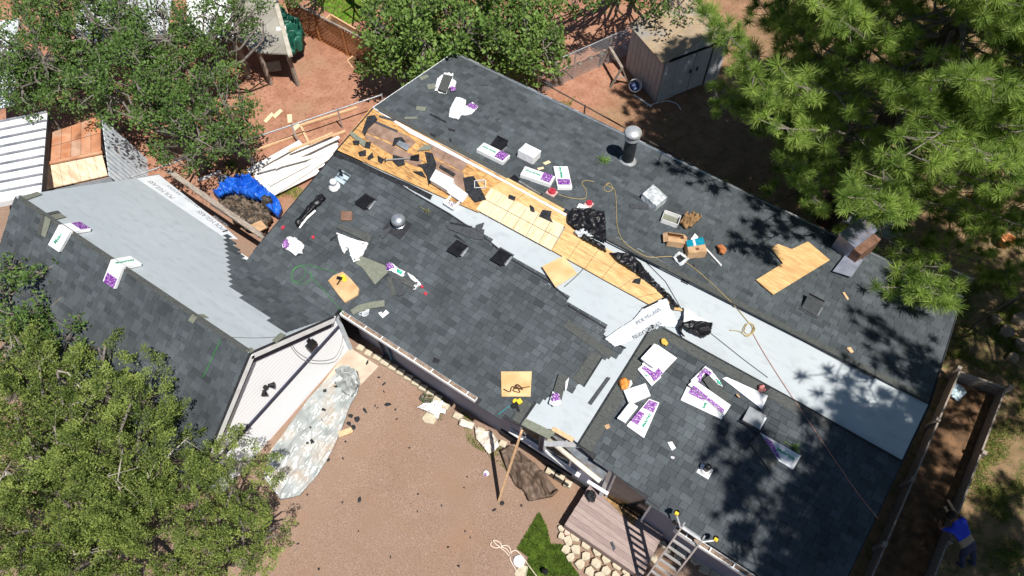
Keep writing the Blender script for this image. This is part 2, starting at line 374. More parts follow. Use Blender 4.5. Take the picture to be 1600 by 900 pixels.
def build_ground():
    xs = np.concatenate([[-90, -60, -40, -30], np.arange(-26, 15.01, .25), [20, 30, 50, 80]]); ys = np.concatenate([[-80, -50, -30, -20], np.arange(-15, 22.01, .25), [30, 45, 70, 100]])
    X, Y = np.meshgrid(xs, ys, indexing='ij'); Z = np.zeros_like(X)
    for i in range(len(xs)):
        for j in range(len(ys)):
            Z[i, j] = zg(xs[i], ys[j]) + (noise.noise((xs[i]*.9, ys[j]*.9, 3.3))*.025 if -26 <= xs[i] <= 15 and -15 <= ys[j] <= 22 else 0) - .012
    v = np.stack([X, Y, Z], -1).reshape(-1, 3); n = len(ys); I = np.arange(len(xs)-1)[:, None]*n + np.arange(n-1)[None]
    I = I.ravel(); f = np.stack([I, I+n, I+n+1, I+1], 1)
    o = npmesh('ground', v, f, GM, smooth=True, origin=np.zeros(3)); o['kind'] = 'structure'
build_ground()
def stones_stuff(name, polys, n, lo, hi, m, label, seed, squash=.6):
    """many loose stones as one object"""
    rs = np.random.RandomState(seed); vs = []; fs = []; tn = []; k = 0
    base = np.array([[1, 0, 0], [-.5, .87, 0], [-.5, -.87, 0], [0, 0, 1]])
    W = [[tuple(G.at(*q)[:2]) for q in P] for P in polys]
    bb = [(min(q[0] for q in P), max(q[0] for q in P), min(q[1] for q in P), max(q[1] for q in P)) for P in W]
    ar = np.array([(b[1]-b[0])*(b[3]-b[2]) for b in bb]); ar = ar/ar.sum(); cum = np.cumsum(ar); cum[-1] = 1.0
    while k < n:
        i = int(np.searchsorted(cum, rs.rand())); b = bb[i]; x = rs.uniform(b[0], b[1]); y = rs.uniform(b[2], b[3])
        if not inpoly(x, y, W[i]): k += .3; continue
        s = lo*(hi/lo)**(rs.rand()**2); a = rs.rand()*6.3; c, d = math.cos(a), math.sin(a)
        q = base*s*rs.uniform(.7, 1.3, (4, 3)); q[:, 2] *= squash; q = np.stack([q[:, 0]*c-q[:, 1]*d, q[:, 0]*d+q[:, 1]*c, q[:, 2]], 1) + [x, y, zg(x, y)-.006]
        o = len(vs)*4; vs.append(q); fs += [(o, o+1, o+3), (o+1, o+2, o+3), (o+2, o, o+3)]; tn += [rs.rand()]*3; k += 1
    o = npmesh(name, np.concatenate(vs), np.array(fs), m, tone=np.array(tn)); return tag(o, label, 'gravel', kind='stuff')
GRV = tone_mat('gravel_stones', c8(112, 88, 76), c8(172, 146, 128), grain=30)
stones_stuff('gravel', [[(640, 590), (800, 720), (810, 800), (800, 900), (440, 900), (460, 800), (560, 640)], [(560, 640), (600, 590), (660, 640), (700, 760), (500, 780)]], 22000, .005, .016, GRV, 'loose pinkish gravel over the front yard', 3)
NDL = tone_mat('litter_bits', c8(70, 52, 34), c8(176, 140, 92), grain=30)
stones_stuff('ground_litter', [[(845, 120), (985, 80), (1040, 160), (1090, 270), (860, 160)], [(1480, 480), (1600, 470), (1600, 900), (1480, 900), (1440, 760)], [(390, 110), (560, 70), (600, 150), (520, 200), (380, 230)]], 9000, .006, .022, NDL, 'dry needles, bark bits and pebbles on the dirt', 5, .35)

def grass(name, polys, n, h, m, label, seed, lean=.5, wd=.007, holes=None):
    rs = np.random.RandomState(seed); P0 = []; W = [[tuple(G.at(*q)[:2]) for q in P] for P in polys]
    bb = [(min(q[0] for q in P), max(q[0] for q in P), min(q[1] for q in P), max(q[1] for q in P)) for P in W]
    ar = np.array([(b[1]-b[0])*(b[3]-b[2]) for b in bb]); ar = ar/ar.sum(); t = 0; cum = np.cumsum(ar); cum[-1] = 1.0
    while len(P0) < n and t < n*6:
        t += 1; i = int(np.searchsorted(cum, rs.rand())); b = bb[i]; x = rs.uniform(b[0], b[1]); y = rs.uniform(b[2], b[3])
        if inpoly(x, y, W[i]) and (holes is None or noise.noise((x*holes, y*holes, seed)) > rs.uniform(-.25, .35)): P0.append((x, y, zg(x, y)-.01))
    P0 = np.array(P0); k = len(P0); a = rs.rand(k)*6.283; hh = h*rs.uniform(.5, 1.3, k); L = hh*lean*rs.uniform(.2, 1.6, k)
    sd = np.stack([np.cos(a+1.57), np.sin(a+1.57), a*0], 1)*wd; tip = np.stack([np.cos(a)*L, np.sin(a)*L, hh], 1)
    v = np.stack([P0-sd, P0+sd, P0+tip*np.array([.45, .45, .6])+sd*.8, P0+tip], 1).reshape(-1, 3); I = np.arange(k)*4; f = np.stack([I, I+1, I+2, I+3], 1)
    o = npmesh(name, v, f, m, tone=rs.rand(k)); return tag(o, label, 'grass', kind='stuff')
GRS = tone_mat('lawn_blades', c8(60, 90, 28), c8(124, 148, 58), grain=6)
GRY = tone_mat('dry_grass_blades', c8(80, 110, 36), c8(150, 160, 80), grain=6)
GRB = tone_mat('bright_lawn_blades', c8(70, 130, 22), c8(130, 190, 50), grain=6)
grass('lawn_grass', [[(842, 800), (855, 825), (860, 850), (878, 852), (885, 870), (905, 900), (820, 900), (826, 870), (808, 858)]], 26000, .05, GRS, 'small green lawn beside the flagstones', 11)
grass('yard_grass', [[(1555, 600), (1600, 600), (1600, 900), (1545, 900), (1525, 800), (1500, 760), (1530, 690)], [(1480, 440), (1600, 430), (1600, 640), (1580, 600), (1500, 560), (1475, 560)]], 24000, .05, GRY, 'patchy grass outside the timber bed', 12, holes=1.6, wd=.006)
grass('weed_grass', [[(660, 612), (700, 630), (690, 660), (655, 645)], [(720, 640), (790, 700), (800, 740), (730, 690)], [(430, 285), (490, 275), (480, 300), (445, 325), (432, 310)], [(350, 250), (380, 250), (390, 270), (350, 285)], [(900, 150), (880, 190), (850, 170)], [(1455, 650), (1490, 640), (1490, 665), (1460, 675)]], 5000, .06, GRY, 'weeds scattered along the house and fences', 13, holes=2.5)
grass('far_lawn_grass', [[(486, -12), (600, -14), (575, 30), (545, 38), (505, 14)]], 12000, .05, GRB, 'bright mown lawn behind the lattice fence', 14)

# ------------------------------------------------------------------ roof building helpers
def tabs(pl, px, expo=.143, seed=0, wmin=.10, wmax=.30, lift=.006, pts=None):
    """rows of shingle tabs clipped to the outline; returns [(centre, verts, faces, tone)]"""
    rs = random.Random(seed); e1 = pl.e1; e2 = pl.e2 if pl.e2[2] > 0 else -pl.e2; n = pl.n
    W = pts if pts is not None else [pl.at(*q) for q in px]
    A = [(q@e1, q@e2) for q in W]; b0 = min(a[1] for a in A); b1 = max(a[1] for a in A); O = n*pl.d; out = []; j = 0
    b = b0
    while b < b1:
        c = b+expo*.5; xs = []
        for i in range(len(A)):
            p, q = A[i], A[(i+1) % len(A)]
            if (p[1] > c) != (q[1] > c): xs.append(p[0]+(q[0]-p[0])*(c-p[1])/(q[1]-p[1]))
        xs.sort(); prev = 0.5
        for i in range(0, len(xs)-1, 2):
            u = xs[i]; e = xs[i+1]
            while u < e-.02:
                wd = min(rs.uniform(wmin, wmax), e-u)
                if e-u-wd < .07: wd = e-u
                t = min(1, max(0, rs.gauss(.5, .16)))
                if abs(t-prev) < .12: t = min(1, max(0, t+rs.choice((-.22, .22))))
                prev = t
                hb = lift + rs.choice((.008, .017, .019)) + rs.uniform(0, .003); ht = lift+.001
                top = min(b+expo+.012, b1)
                f = lambda uu, bb, h: O + e1*uu + e2*bb + n*h
                g = .010
                vs = [f(u+g*.3, b, hb), f(u+wd-g*.3, b, hb), f(u+wd-g*.3, top, ht), f(u+g*.3, top, ht), f(u+g*.3, b, .0), f(u+wd-g*.3, b, .0), f(u+wd-g*.3, top, 0), f(u+g*.3, top, 0)]
                out.append((f(u+wd/2, c, 0), vs, [(0, 1, 2, 3), (4, 5, 1, 0), (5, 6, 2, 1), (7, 4, 0, 3)], t)); u += wd
        b += expo; j += 1
    return out
def lay(tablist, parent, keep):
    """the tabs that show largest as shingle pieces, the rest as one field"""
    far = MB(); near = 0
    for c, vs, fs, t in tablist:
        if id(vs) in keep: obj('shingle', MB().add(vs, fs, t), SH, parent)
        else: far.add(vs, fs, t)
    if far.v:
        o = obj('shingle_field', far, SH, parent); o['kind'] = 'stuff'
def nearest(lists, n=300):
    a = sorted(((np.linalg.norm(c-CAM), id(vs)) for L in lists for c, vs, fs, t in L), key=lambda q: q[0]); return {i for _, i in a[:n]}
def sheets(pl, px, m, parent, name='underlayment_sheet', wd=1.0, lift=.003, step=.003):
    """rolls of underlayment laid across the slope, each lapping the one below"""
    e2 = pl.e2 if pl.e2[2] > 0 else -pl.e2; e1 = pl.e1; O = pl.n*pl.d
    A = [(q@e1, q@e2) for q in (pl.at(*p) for p in px)]; b0 = min(a[1] for a in A); b1 = max(a[1] for a in A); k = 0; b = b0
    def clip(P, s, lim):
        out = []
        for i in range(len(P)):
            p, q = P[i], P[(i+1) % len(P)]; pi, qi = s*(p[1]-lim) >= 0, s*(q[1]-lim) >= 0
            if pi: out.append(p)
            if pi != qi: t = (lim-p[1])/(q[1]-p[1]); out.append((p[0]+(q[0]-p[0])*t, lim))
        return out
    while b < b1-.02:
        P = clip(clip(A, 1, b), -1, min(b+wd+.08, b1))
        if len(P) > 2:
            mb = MB(); mb.prism([O+e1*u+e2*v+pl.n*(lift+k*.0006 + (.0 if k % 2 else step)) for u, v in P], pl.n*.0022); obj(name, mb, m, parent)
        b += wd; k += 1
# ------------------------------------------------------------------ the house
def yplane(px, py, Y):
    d = ray(px, py); return CAM + d*(Y-CAM[1])/d[1]
def xplane(px, py, X):
    d = ray(px, py); return CAM + d*(X-CAM[0])/d[0]
house = thing('ranch_house', 'long low house with half-finished dark shingle roof, blue grey siding', 'house', (0.4, -.5, 0))
VAL = [np.array([x, -4.96-.0152*(-4.09-x), 0]) for x in (-4.09, -6.85)]
for q in VAL: q[2] = FS.z(q[0], q[1])
YW = -WF+.35; YB = WB-.25; XL = U0+.2; XR = U1-.2
def walls():
    for nm, y, s in (('front', YW, 1), ('back', YB, -1)):
        pl = FS if s > 0 else BS; zt = pl.z(0, y)-.11
        x0 = -4.3 if s > 0 else XL
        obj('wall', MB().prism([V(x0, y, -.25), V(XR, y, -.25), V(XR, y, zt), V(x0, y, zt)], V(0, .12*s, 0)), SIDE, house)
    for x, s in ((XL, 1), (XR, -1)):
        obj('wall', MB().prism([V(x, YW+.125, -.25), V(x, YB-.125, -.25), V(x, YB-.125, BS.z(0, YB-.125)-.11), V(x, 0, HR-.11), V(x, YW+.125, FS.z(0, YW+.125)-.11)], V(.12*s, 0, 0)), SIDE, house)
walls()
f3 = lambda pl, L: [pl.at(*q) for q in L]
front_pts = [V(U0, 0, HR), V(U1, 0, HR), V(U1, -WF, HF)] + f3(FS, [(1101, 844), (1053, 811), (1029, 795), (904, 695), (899, 690), (862, 672), (856, 685), (812, 665), (751, 635), (748, 617)]) + [V(-4.09, -WF, HF), VAL[0], VAL[1]]
front = obj('roof_slope', MB().prism([q-FS.n*.1 for q in front_pts], FS.n*.1), TRIM, house)
tag(front, 'front roof slope, partly shingled, with bare sheathing and grey underlayment')
back_pts = [V(U0, .004, HR), V(U1, .004, HR), V(U1, WB, HB), V(U0, WB, HB)]
back = obj('roof_slope', MB().prism([q-BS.n*.1 for q in back_pts], BS.n*.1), TRIM, house)
tag(back, 'back roof slope covered in dark shingles')
# underlayment rolls on the front slope
sheets(FS, [(566, 254), (584, 168), (1000, 390), (1450, 632), (1408, 721), (1130, 565), (1035, 514), (905, 694), (897, 688), (862, 671), (816, 663), (840, 628), (905, 600), (945, 555), (970, 545), (880, 470), (800, 405), (690, 330), (600, 270)], UND, front, wd=1.0)
slab('starter_strip', FS, [(813, 663), (820, 653), (868, 676), (857, 686)], SHO, .006, .02, front)
slab('sheathing_edge', FS, [(861, 672), (866, 667), (898, 685), (894, 691)], WOODR, .02, .014, front)
# exposed sheathing: old boards at the left end, new panels in the middle
def panel_row(pl, poly, m, nu, nv, name, lift, parent, th=.012, gap=.006, jit=.002, seed=0):
    rs = random.Random(seed); A, B, C, D = [pl.at(*q) for q in poly]
    for i in range(nu):
        for j in range(nv):
            s0, s1, t0, t1 = i/nu, (i+1)/nu, j/nv, (j+1)/nv
            f = lambda s, t: (A*(1-s)+B*s)*(1-t)+(D*(1-s)+C*s)*t
            q = [f(s0, t0), f(s1, t0), f(s1, t1), f(s0, t1)]; c = sum(q)/4
            q = [c+(p-c)*(1-gap/np.linalg.norm(p-c)) for p in q]; h = lift+rs.uniform(0, jit)
            obj(name, MB().prism([p+pl.n*h for p in q], pl.n*th), m, parent)
panel_row(FS, [(581, 170), (742, 254), (676, 303), (526, 236)], OLDW, 5, 2, 'sheathing_board', .055, front, seed=1)
panel_row(FS, [(742, 254), (794, 282), (748, 334), (676, 303)], OLDW, 2, 2, 'sheathing_board', .052, front, seed=2)
panel_row(FS, [(768, 296), (882, 355), (862, 394), (744, 330)], OSBL, 6, 2, 'plywood_panel', .075, front, th=.014, gap=.009, seed=3)
panel_row(FS, [(794, 280), (897, 337), (885, 358), (766, 297)], OSB, 3, 1, 'plywood_panel', .060, front, seed=4)
panel_row(FS, [(886, 352), (968, 402), (940, 437), (862, 393)], OSB, 3, 2, 'plywood_panel', .056, front, seed=5)
panel_row(FS, [(968, 402), (1068, 488), (1022, 482), (940, 437)], OSB, 3, 2, 'plywood_panel', .058, front, seed=6)
# lip of black felt hanging over the raised old boards
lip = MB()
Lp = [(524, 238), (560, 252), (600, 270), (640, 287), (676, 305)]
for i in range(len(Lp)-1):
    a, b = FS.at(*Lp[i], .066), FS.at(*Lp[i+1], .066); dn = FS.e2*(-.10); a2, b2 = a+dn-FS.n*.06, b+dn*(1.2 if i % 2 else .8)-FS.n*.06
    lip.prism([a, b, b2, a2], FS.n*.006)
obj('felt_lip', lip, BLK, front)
obj('rake_edge', MB().bar(FS.at(583, 170, .05), FS.at(524, 238, .05), .035, .06, FS.n), TRIM, front)
# brown felt remnants still nailed to the boards
for q in ([(586, 190), (638, 213), (650, 222), (640, 232), (615, 224), (572, 207)], [(571, 209), (612, 226), (640, 240), (660, 250), (654, 262), (618, 246), (570, 216)], [(668, 225), (690, 227), (735, 250), (722, 268), (678, 245)], [(676, 248), (724, 270), (730, 295), (714, 298), (690, 272), (672, 262)]):
    slab('felt_remnant', FS, q, FELT, .005, .072, front)
for q in ([(587, 189), (622, 204), (621, 207), (585, 192)], [(593, 180), (618, 187), (617, 190), (592, 183)]):
    slab('metal_strip', FS, q, SHD, .008, .08, front)
# ridge slot with black edge, white underlayment strip along the ridge
slab('ridge_strip', FS, [(586, 171), (800, 288), (895, 340), (893, 343), (800, 291), (690, 234), (640, 208), (615, 190)], UNL, .004, .083, front)
MIDS = [(523, 242), (600, 276), (650, 304), (702, 333), (760, 372), (800, 405), (856, 438), (888, 467), (888, 477), (947, 512), (942, 527), (977, 543), (967, 558), (955, 555), (951, 560), (941, 557), (911, 605), (902, 602), (897, 612), (886, 608), (850, 624), (842, 633), (833, 631), (812, 665), (751, 635), (748, 617)]
mid_pts = f3(FS, MIDS) + [V(-4.09, -WF, HF), VAL[0], VAL[1], V(U0, -4.6, FS.z(0, -4.6))]
right_pts = f3(FS, [(1019, 511), (1033, 512), (1130, 563), (1408, 720)]) + [V(U1, -1.4, FS.z(0, -1.4)), V(U1, -WF, HF)] + f3(FS, [(1101, 844), (1053, 811), (1029, 795), (904, 695)])
T1 = tabs(FS, None, seed=1, pts=mid_pts, lift=.010); T2 = tabs(FS, None, seed=2, pts=right_pts, lift=.012)
back_sh = f3(BS, [(590, 172), (690, 224), (760, 262), (880, 325), (950, 375), (1000, 402), (1200, 503), (1450, 630)]) + [V(U1, WB, HB), V(U0, WB, HB), V(U0, .02, HR)]
T3 = tabs(BS, None, seed=3, pts=back_sh, lift=.006)
keep = nearest([T1, T2, T3])
lay(T1+T2, front, keep); lay(T3, back, keep)
# long strips laid along the open edges of the shingle fields
def edge_strip(pl, A, B, wd, parent, m=SHE, lift=.03, name='edge_shingle', n=4):
    a, b = pl.at(*A), pl.at(*B); d = unit(b-a); sd = np.cross(pl.n, d)*wd; L = np.linalg.norm(b-a)
    for i in range(n):
        p, q = a+d*L*i/n, a+d*L*(i+1)/n-d*.006
        obj(name, MB().prism([p+pl.n*lift, q+pl.n*lift, q+sd+pl.n*lift, p+sd+pl.n*lift], pl.n*.007), m, parent)
edge_strip(FS, (904, 694), (1018, 511), -.3, front, n=4)
edge_strip(FS, (1034, 513), (1300, 660), -.2, front, n=6, lift=.026)
edge_strip(FS, (912, 604), (942, 558), .28, front, n=2)
edge_strip(FS, (814, 664), (833, 632), .22, front, n=1)
edge_strip(FS, (960, 551), (888, 500), .2, front, n=2)
edge_strip(BS, (950, 376), (1450, 631), .16, back, n=10, lift=.018)
edge_strip(BS, (590, 173), (880, 326), .16, back, n=6, lift=.018)
# black selvages and painted-in edge shade along the open edges of shingles and underlayment
def selvage_shade(pl, px, parent, wd=.035, lift=.034):
    for A, B in zip(px[:-1], px[1:]): obj('selvage_shade', MB().bar(pl.at(*A, lift), pl.at(*B, lift), wd, .008, pl.n), BLK, parent)
selvage_shade(BS, [(946, 374), (1100, 452), (1200, 503), (1330, 569), (1449, 630)], back); selvage_shade(BS, [(592, 173), (690, 226), (760, 264), (880, 328)], back, .03)
selvage_shade(FS, [(1036, 513), (1130, 564), (1250, 630), (1408, 721)], front); selvage_shade(FS, [(904, 693), (1018, 510)], front, .04)
selvage_shade(FS, [(650, 304), (702, 334), (757, 371), (800, 406), (856, 439), (888, 467)], front); selvage_shade(FS, [(888, 477), (947, 513)], front); selvage_shade(FS, [(942, 528), (978, 544)], front); selvage_shade(FS, [(941, 558), (912, 604)], front, .04); selvage_shade(FS, [(833, 632), (813, 663)], front, .04); selvage_shade(FS, [(1002, 402), (1040, 440), (1068, 488), (1110, 520), (1160, 560), (1200, 590)], front, .008, .03)
selvage_shade(GB, [(24, 309), (150, 390), (270, 472), (388, 552)], gbk, .03, .03) if False else None
# fascia, gutters, drip edges
obj('fascia', MB().bar(V(-4.0, -WF-.012, HF-.09), V(FS.at(748, 617)[0], -WF-.012, HF-.09), .02, .16), TRIM, house)
obj('fascia', MB().bar(FS.at(1053, 811)+V(0, -.02, -.09), V(U1, -WF-.02, HF-.09), .02, .16), TRIM, house)
obj('fascia', MB().bar(V(U0, WB+.012, HB-.07), V(U1, WB+.012, HB-.07), .02, .15), WHT, house)
for x in (U0-.012, U1+.012):
    obj('barge_board', MB().bar(V(x, -WF, HF-.07), V(x, 0, HR-.07), .022, .16), TRIM, house); obj('barge_board', MB().bar(V(x, .003, HR-.07), V(x, WB, HB-.07), .022, .16), TRIM if x > 0 else WHT, house)
edge_strip(FS, (905, 696), (1053, 812), -.03, front, m=TRIM, name='drip_edge', n=1, lift=.02)
slab('drip_edge', BS, [(712, 82), (1505, 463), (1506, 466), (711, 85)], GALV, .01, .012, back)
def gutter(x0, x1, y, z, nh):
    g = MB(); w, h, t = .11, .09, .012
    g.box(V((x0+x1)/2, y-w/2, z-h), V((x1-x0)/2, 0, 0), V(0, w/2, 0), V(0, 0, t/2)); g.box(V((x0+x1)/2, y-w, z-h/2), V((x1-x0)/2, 0, 0), V(0, t, 0), V(0, 0, h/2+.01)); g.box(V((x0+x1)/2, y-.006, z-h/2), V((x1-x0)/2, 0, 0), V(0, t/3, 0), V(0, 0, h/2))
    for x in (x0, x1): g.box(V(x, y-w/2, z-h/2), V(.006, 0, 0), V(0, w/2, 0), V(0, 0, h/2))
    o = obj('gutter', g, WHT, house)
    rs = random.Random(int(x0*10)); d = MB()
    d.box(V((x0+x1)/2, y-w/2, z-h+.018), V((x1-x0)/2-.02, 0, 0), V(0, w/2-.014, 0), V(0, 0, .011)); dd = obj('gutter_dirt', d, mat('leaf_litter', (.16, .10, .07), (.36, .27, .2), scale=12, bump=.6, lo=.3, hi=.7), o)
    for i in range(nh): obj('hanger', MB().box(V(x0+(x1-x0)*(i+.5)/nh, y-w/2, z-.005), V(.012, 0, 0), V(0, w/2, 0), V(0, 0, .006)), WHT, o)
gx = FS.at(748, 617)[0]
gutter(-4.0, gx, -WF-.03, HF-.02, 8); gutter(FS.at(1060, 816)[0], U1-.05, -WF-.03, HF-.02, 6)
obj('downspout', MB().tube([V(-3.55, -WF-.05, HF-.1), V(-3.5, YW-.06, HF-.45), V(-3.5, YW-.06, .2), V(-3.5, YW-.2, .08)], .04, 8), NAVY, house)
obj('downspout', MB().tube([V(-3.25, YW-.05, HF-.3), V(-3.25, YW-.05, .3)], .035, 8), mat('teal_pipe', (.03, .10, .15), (.05, .14, .2), rough=.5), house)
# windows and porch of the front wall
def window(px, bars=0, fr=WHT):
    q = [yplane(x, y, YW-.004) for x, y in px]; c = sum(q)/len(q)
    o = MB(); n = len(q)
    for i in range(n): o.bar(q[i]+V(0, -.02, 0), q[(i+1) % n]+V(0, -.02, 0), .05, .05, V(0, -1, 0))
    w_ = obj('window', o, fr, house); obj('pane', MB().prism(q, V(0, -.012, 0)), GLASS, w_)
    for i in range(bars):
        t = (i+1)/(bars+1); a = q[0]*(1-t)+q[1]*t; b = q[3]*(1-t)+q[2]*t; obj('mullion', MB().bar(a+V(0, -.02, 0), b+V(0, -.02, 0), .04, .04, V(0, -1, 0)), fr, w_)
def wrect(x0, x1, z0, z1):
    return [project(V(x0, YW-.004, z1)), project(V(x1, YW-.004, z1)), project(V(x1, YW-.004, z0)), project(V(x0, YW-.004, z0))]
def project(P):
    d = P-CAM; z = d@FW; return (800+FPX*(d@RT)/z, 450-FPX*(d@UP)/z)
xs_ = [yplane(x, y, YW)[0] for x, y in ((815, 693), (843, 712), (850, 715), (888, 740), (951, 768), (1011, 799))]
for a, b, z0 in ((xs_[0], xs_[1], .9), (xs_[2], xs_[3], .9), (xs_[4], xs_[5], .25)): window(wrect(a, b, z0, 2.3), 0)
obj('sill', MB().bar(V(xs_[0]-.3, YW-.07, .82), V(xs_[3]+.3, YW-.07, .82), .10, .05), WHT, house)
obj('skirting', MB().prism([V(xs_[0]-.6, YW-.05, -.1), V(xs_[3]+.6, YW-.05, -.1), V(xs_[3]+.6, YW-.05, .35), V(xs_[0]-.6, YW-.05, .35)], V(0, .04, 0)), TRIM, house)
pz = 2.42
obj('porch_ceiling', MB().prism([level(pz).at(*q) for q in ((860, 679), (903, 697), (950, 738), (941, 752))], V(0, 0, .02)), mat('grey_ceiling', (.11, .13, .15), (.20, .225, .25), scale=7, bump=.4, c3=(.16, .12, .1), s3=4), house)
obj('porch_beam', MB().tube([level(2.5).at(856, 686), level(2.5).at(938, 752)], .055, 10), mat('cream_post', (.66, .60, .48), (.76, .71, .6), scale=6), house, smooth=True)
obj('porch_bracket', MB().bar(level(2.52).at(850, 693), level(2.6).at(906, 695), .12, .03), ALU, house)
obj('porch_bracket', MB().bar(level(2.4).at(918, 752), level(2.4).at(950, 772), .07, .05), WHT, house)
obj('porch_post', MB().bar(V(xs_[4]-.12, YW-.05, .3), V(xs_[4]-.12, YW-.05, 2.5), .09, .09, V(0, 1, 0)), WHT, house)
obj('porch_post', MB().bar(V(xs_[1]+.05, YW-.05, .8), V(xs_[1]+.05, YW-.05, 2.5), .1, .07, V(0, 1, 0)), NAVY, house)
# vents and pipes through the roof
def box_vent(pl, px, py, s=.33, ang=0, top=BLKM):
    c = pl.at(px, py, .02); e2 = pl.e2 if pl.e2[2] > 0 else -pl.e2; e1 = pl.e1; n = pl.n
    a = e1*math.cos(ang)+e2*math.sin(ang); b = np.cross(n, a)
    if b@e2 < 0: b = -b
    o = obj('flange', MB().box(c+n*.006, a*s*.72, b*s*.72, n*.004), BLKM, None) if False else None
    m = MB(); lo, hi = .03, .16; h = s/2; q = [c-a*h-b*h, c+a*h-b*h, c+a*h+b*h, c-a*h+b*h]
    T = [q[0]+n*hi, q[1]+n*hi, q[2]+n*lo*1.2, q[3]+n*lo*1.2]
    m.add(q+T, [(3, 2, 1, 0), (4, 5, 6, 7), (0, 1, 5, 4), (1, 2, 6, 5), (2, 3, 7, 6), (3, 0, 4, 7)])
    v = obj('roof_vent', m, top, house)
    obj('flange', MB().box(c+n*.01, a*s*.6, b*s*.62, n*.004), SHD, v); obj('hood_lip', MB().bar(T[0]-b*.02, T[1]-b*.02, .03, .03, n), BLKM, v); obj('pale_side_sliver', MB().box(c+a*(h+.02)+n*.02, a*.018, b*h*.8, n*.012), GALV, v)  # pale sliver added to paint the hood's right side lighter
for pl, x, y in ((BS, 778, 230), (FS, 573, 316), (FS, 717, 389), (FS, 785, 403)): box_vent(pl, x, y)
box_vent(BS, 1267, 481, .36, 0, mat('grey_vent_top', (.05, .055, .06), (.08, .085, .09), rough=.35, metal=.3)); box_vent(FS, 1177, 654, .36, 0, mat('pale_vent_top', (.34, .36, .38), (.42, .44, .46), rough=.4, metal=.3))
def flue():
    b = BS.at(980, 252); p = obj('flue_pipe', MB().lathe(b-V(0, 0, .1), (0, 0, 1), [(.155, 0), (.155, 1.0)], 20), mat('grey_black_pipe', (.03, .035, .04), (.06, .066, .07), scale=5, rough=.35, metal=.4), house, smooth=False)
    obj('collar', MB().lathe(b-V(0, 0, .03), (0, 0, 1), [(.24, 0), (.23, .05), (.17, .12)], 20), ALU, p)
    obj('cap_band', MB().lathe(b+V(0, 0, .86), (0, 0, 1), [(.19, 0), (.19, .09)], 20), ALU, p)
    obj('cap', MB().lathe(b+V(0, 0, 1.02), (0, 0, 1), [(.20, 0), (.225, .03), (.19, .09), (.10, .13), (.01, .145)], 20), ALU, p, smooth=True)
flue()
def pipe(pl, px, py, r, h, m, cap=None, base=ALU, bs=.16, tilt=(0, 0)):
    b = pl.at(px, py); p = obj('vent_pipe', MB().lathe(b-V(0, 0, .05), V(tilt[0], tilt[1], 1), [(r, 0), (r, h+.05), (r*.8, h+.051)], 14), m, house)
    obj('flashing', MB().prism([b+pl.e1*s*bs+pl.e2*t*bs+pl.n*.02 for s, t in ((-1, -1), (1, -1), (1, 1), (-1, 1))], pl.n*.004), base, p); obj('boot', MB().lathe(b, pl.n, [(r*2, .02), (r*1.2, .09)], 14), base, p)
    if cap: obj('cap', MB().lathe(b+V(0, 0, h), (0, 0, 1), [(r*1.15, 0), (r*1.2, .05), (r*.9, .09), (r*.3, .11)], 14), cap, p, smooth=True)
pipe(FS, 535, 278, .035, .3, BLKM, base=mat('pale_blue_flashing', (.35, .45, .52), (.5, .6, .66), rough=.4)); pipe(FS, 523, 292, .075, .16, WHT, WHT, base=WHT, bs=.1)
pipe(FS, 1102, 735, .06, .2, BLKM, BLKM, base=WHT, bs=.13)
def turbine():
    b = FS.at(624, 352); p = obj('dome_vent', MB().lathe(b, (0, 0, 1), [(.13, 0), (.13, .14), (.17, .15), (.17, .2), (.175, .24), (.14, .3), (.06, .335), (.01, .34)], 20), GALV, house, smooth=True)
    obj('flashing', MB().box(b+FS.n*.03+FS.e2*-.06, FS.e1*.27, FS.e2*.24, FS.n*.004), TRIM, p)
    for k in range(3): obj('louvre', MB().lathe(b+V(0, 0, .05+k*.035), (0, 0, 1), [(.132, 0), (.15, .01), (.132, .02)], 20), GALV, p)
turbine()
# opening cut in the roof, lined in white
def opening():
    q = [FS.at(*c, .07) for c in ((694, 318), (708, 304), (722, 312), (708, 327))]; o = MB(); n = 4
    for i in range(4): o.bar(q[i], q[(i+1) % 4], .035, .09, FS.n)
    w_ = obj('roof_opening', o, WHT, house); tag(w_, 'white lined square opening in the roof showing a patterned ceiling')
    obj('shaft_floor', MB().prism([p-FS.n*.035 for p in q], FS.n*.006), mat('speckled_liner', (.03, .03, .03), (.7, .66, .7), scale=45, lo=.45, hi=.5), w_)
opening()
# metal clad chimney chase at the back eave
def chase():
    c = BS.at(1316, 392); a = unit(V(.35, 1, 0)); b = V(-a[1], a[0], 0); z = V(0, 0, 1)
    CH = mat('dull_zinc', (.20, .22, .29), (.34, .36, .45), scale=5, rough=.4, metal=.5, c3=(.22, .17, .16), s3=3)
    o = obj('chimney_chase', MB().box(c+a*.25+z*.15, a*.42, b*.22, z*.4), CH, house); obj('chase_top', MB().box(c+a*.25+z*.57, a*.44, b*.24, z*.015), CH, o)
    obj('chase_side', MB().box(c+a*.2+z*.2-b*.33, a*.36, b*.1, z*.3), mat('rusty_brick', (.12, .06, .035), (.22, .12, .08), scale=8, bump=.4), o)
chase()
slab('metal_sheet', BS, [(1301, 424), (1320, 399), (1349, 406), (1330, 433)], mat('zinc_sheet', (.30, .33, .42), (.45, .48, .58), scale=4, rough=.35, metal=.5, bump=.2), .012, .09)
tag(bpy.data.objects['metal_sheet'], 'dull blue grey square of sheet metal propped by the chimney chase', 'metal sheet')

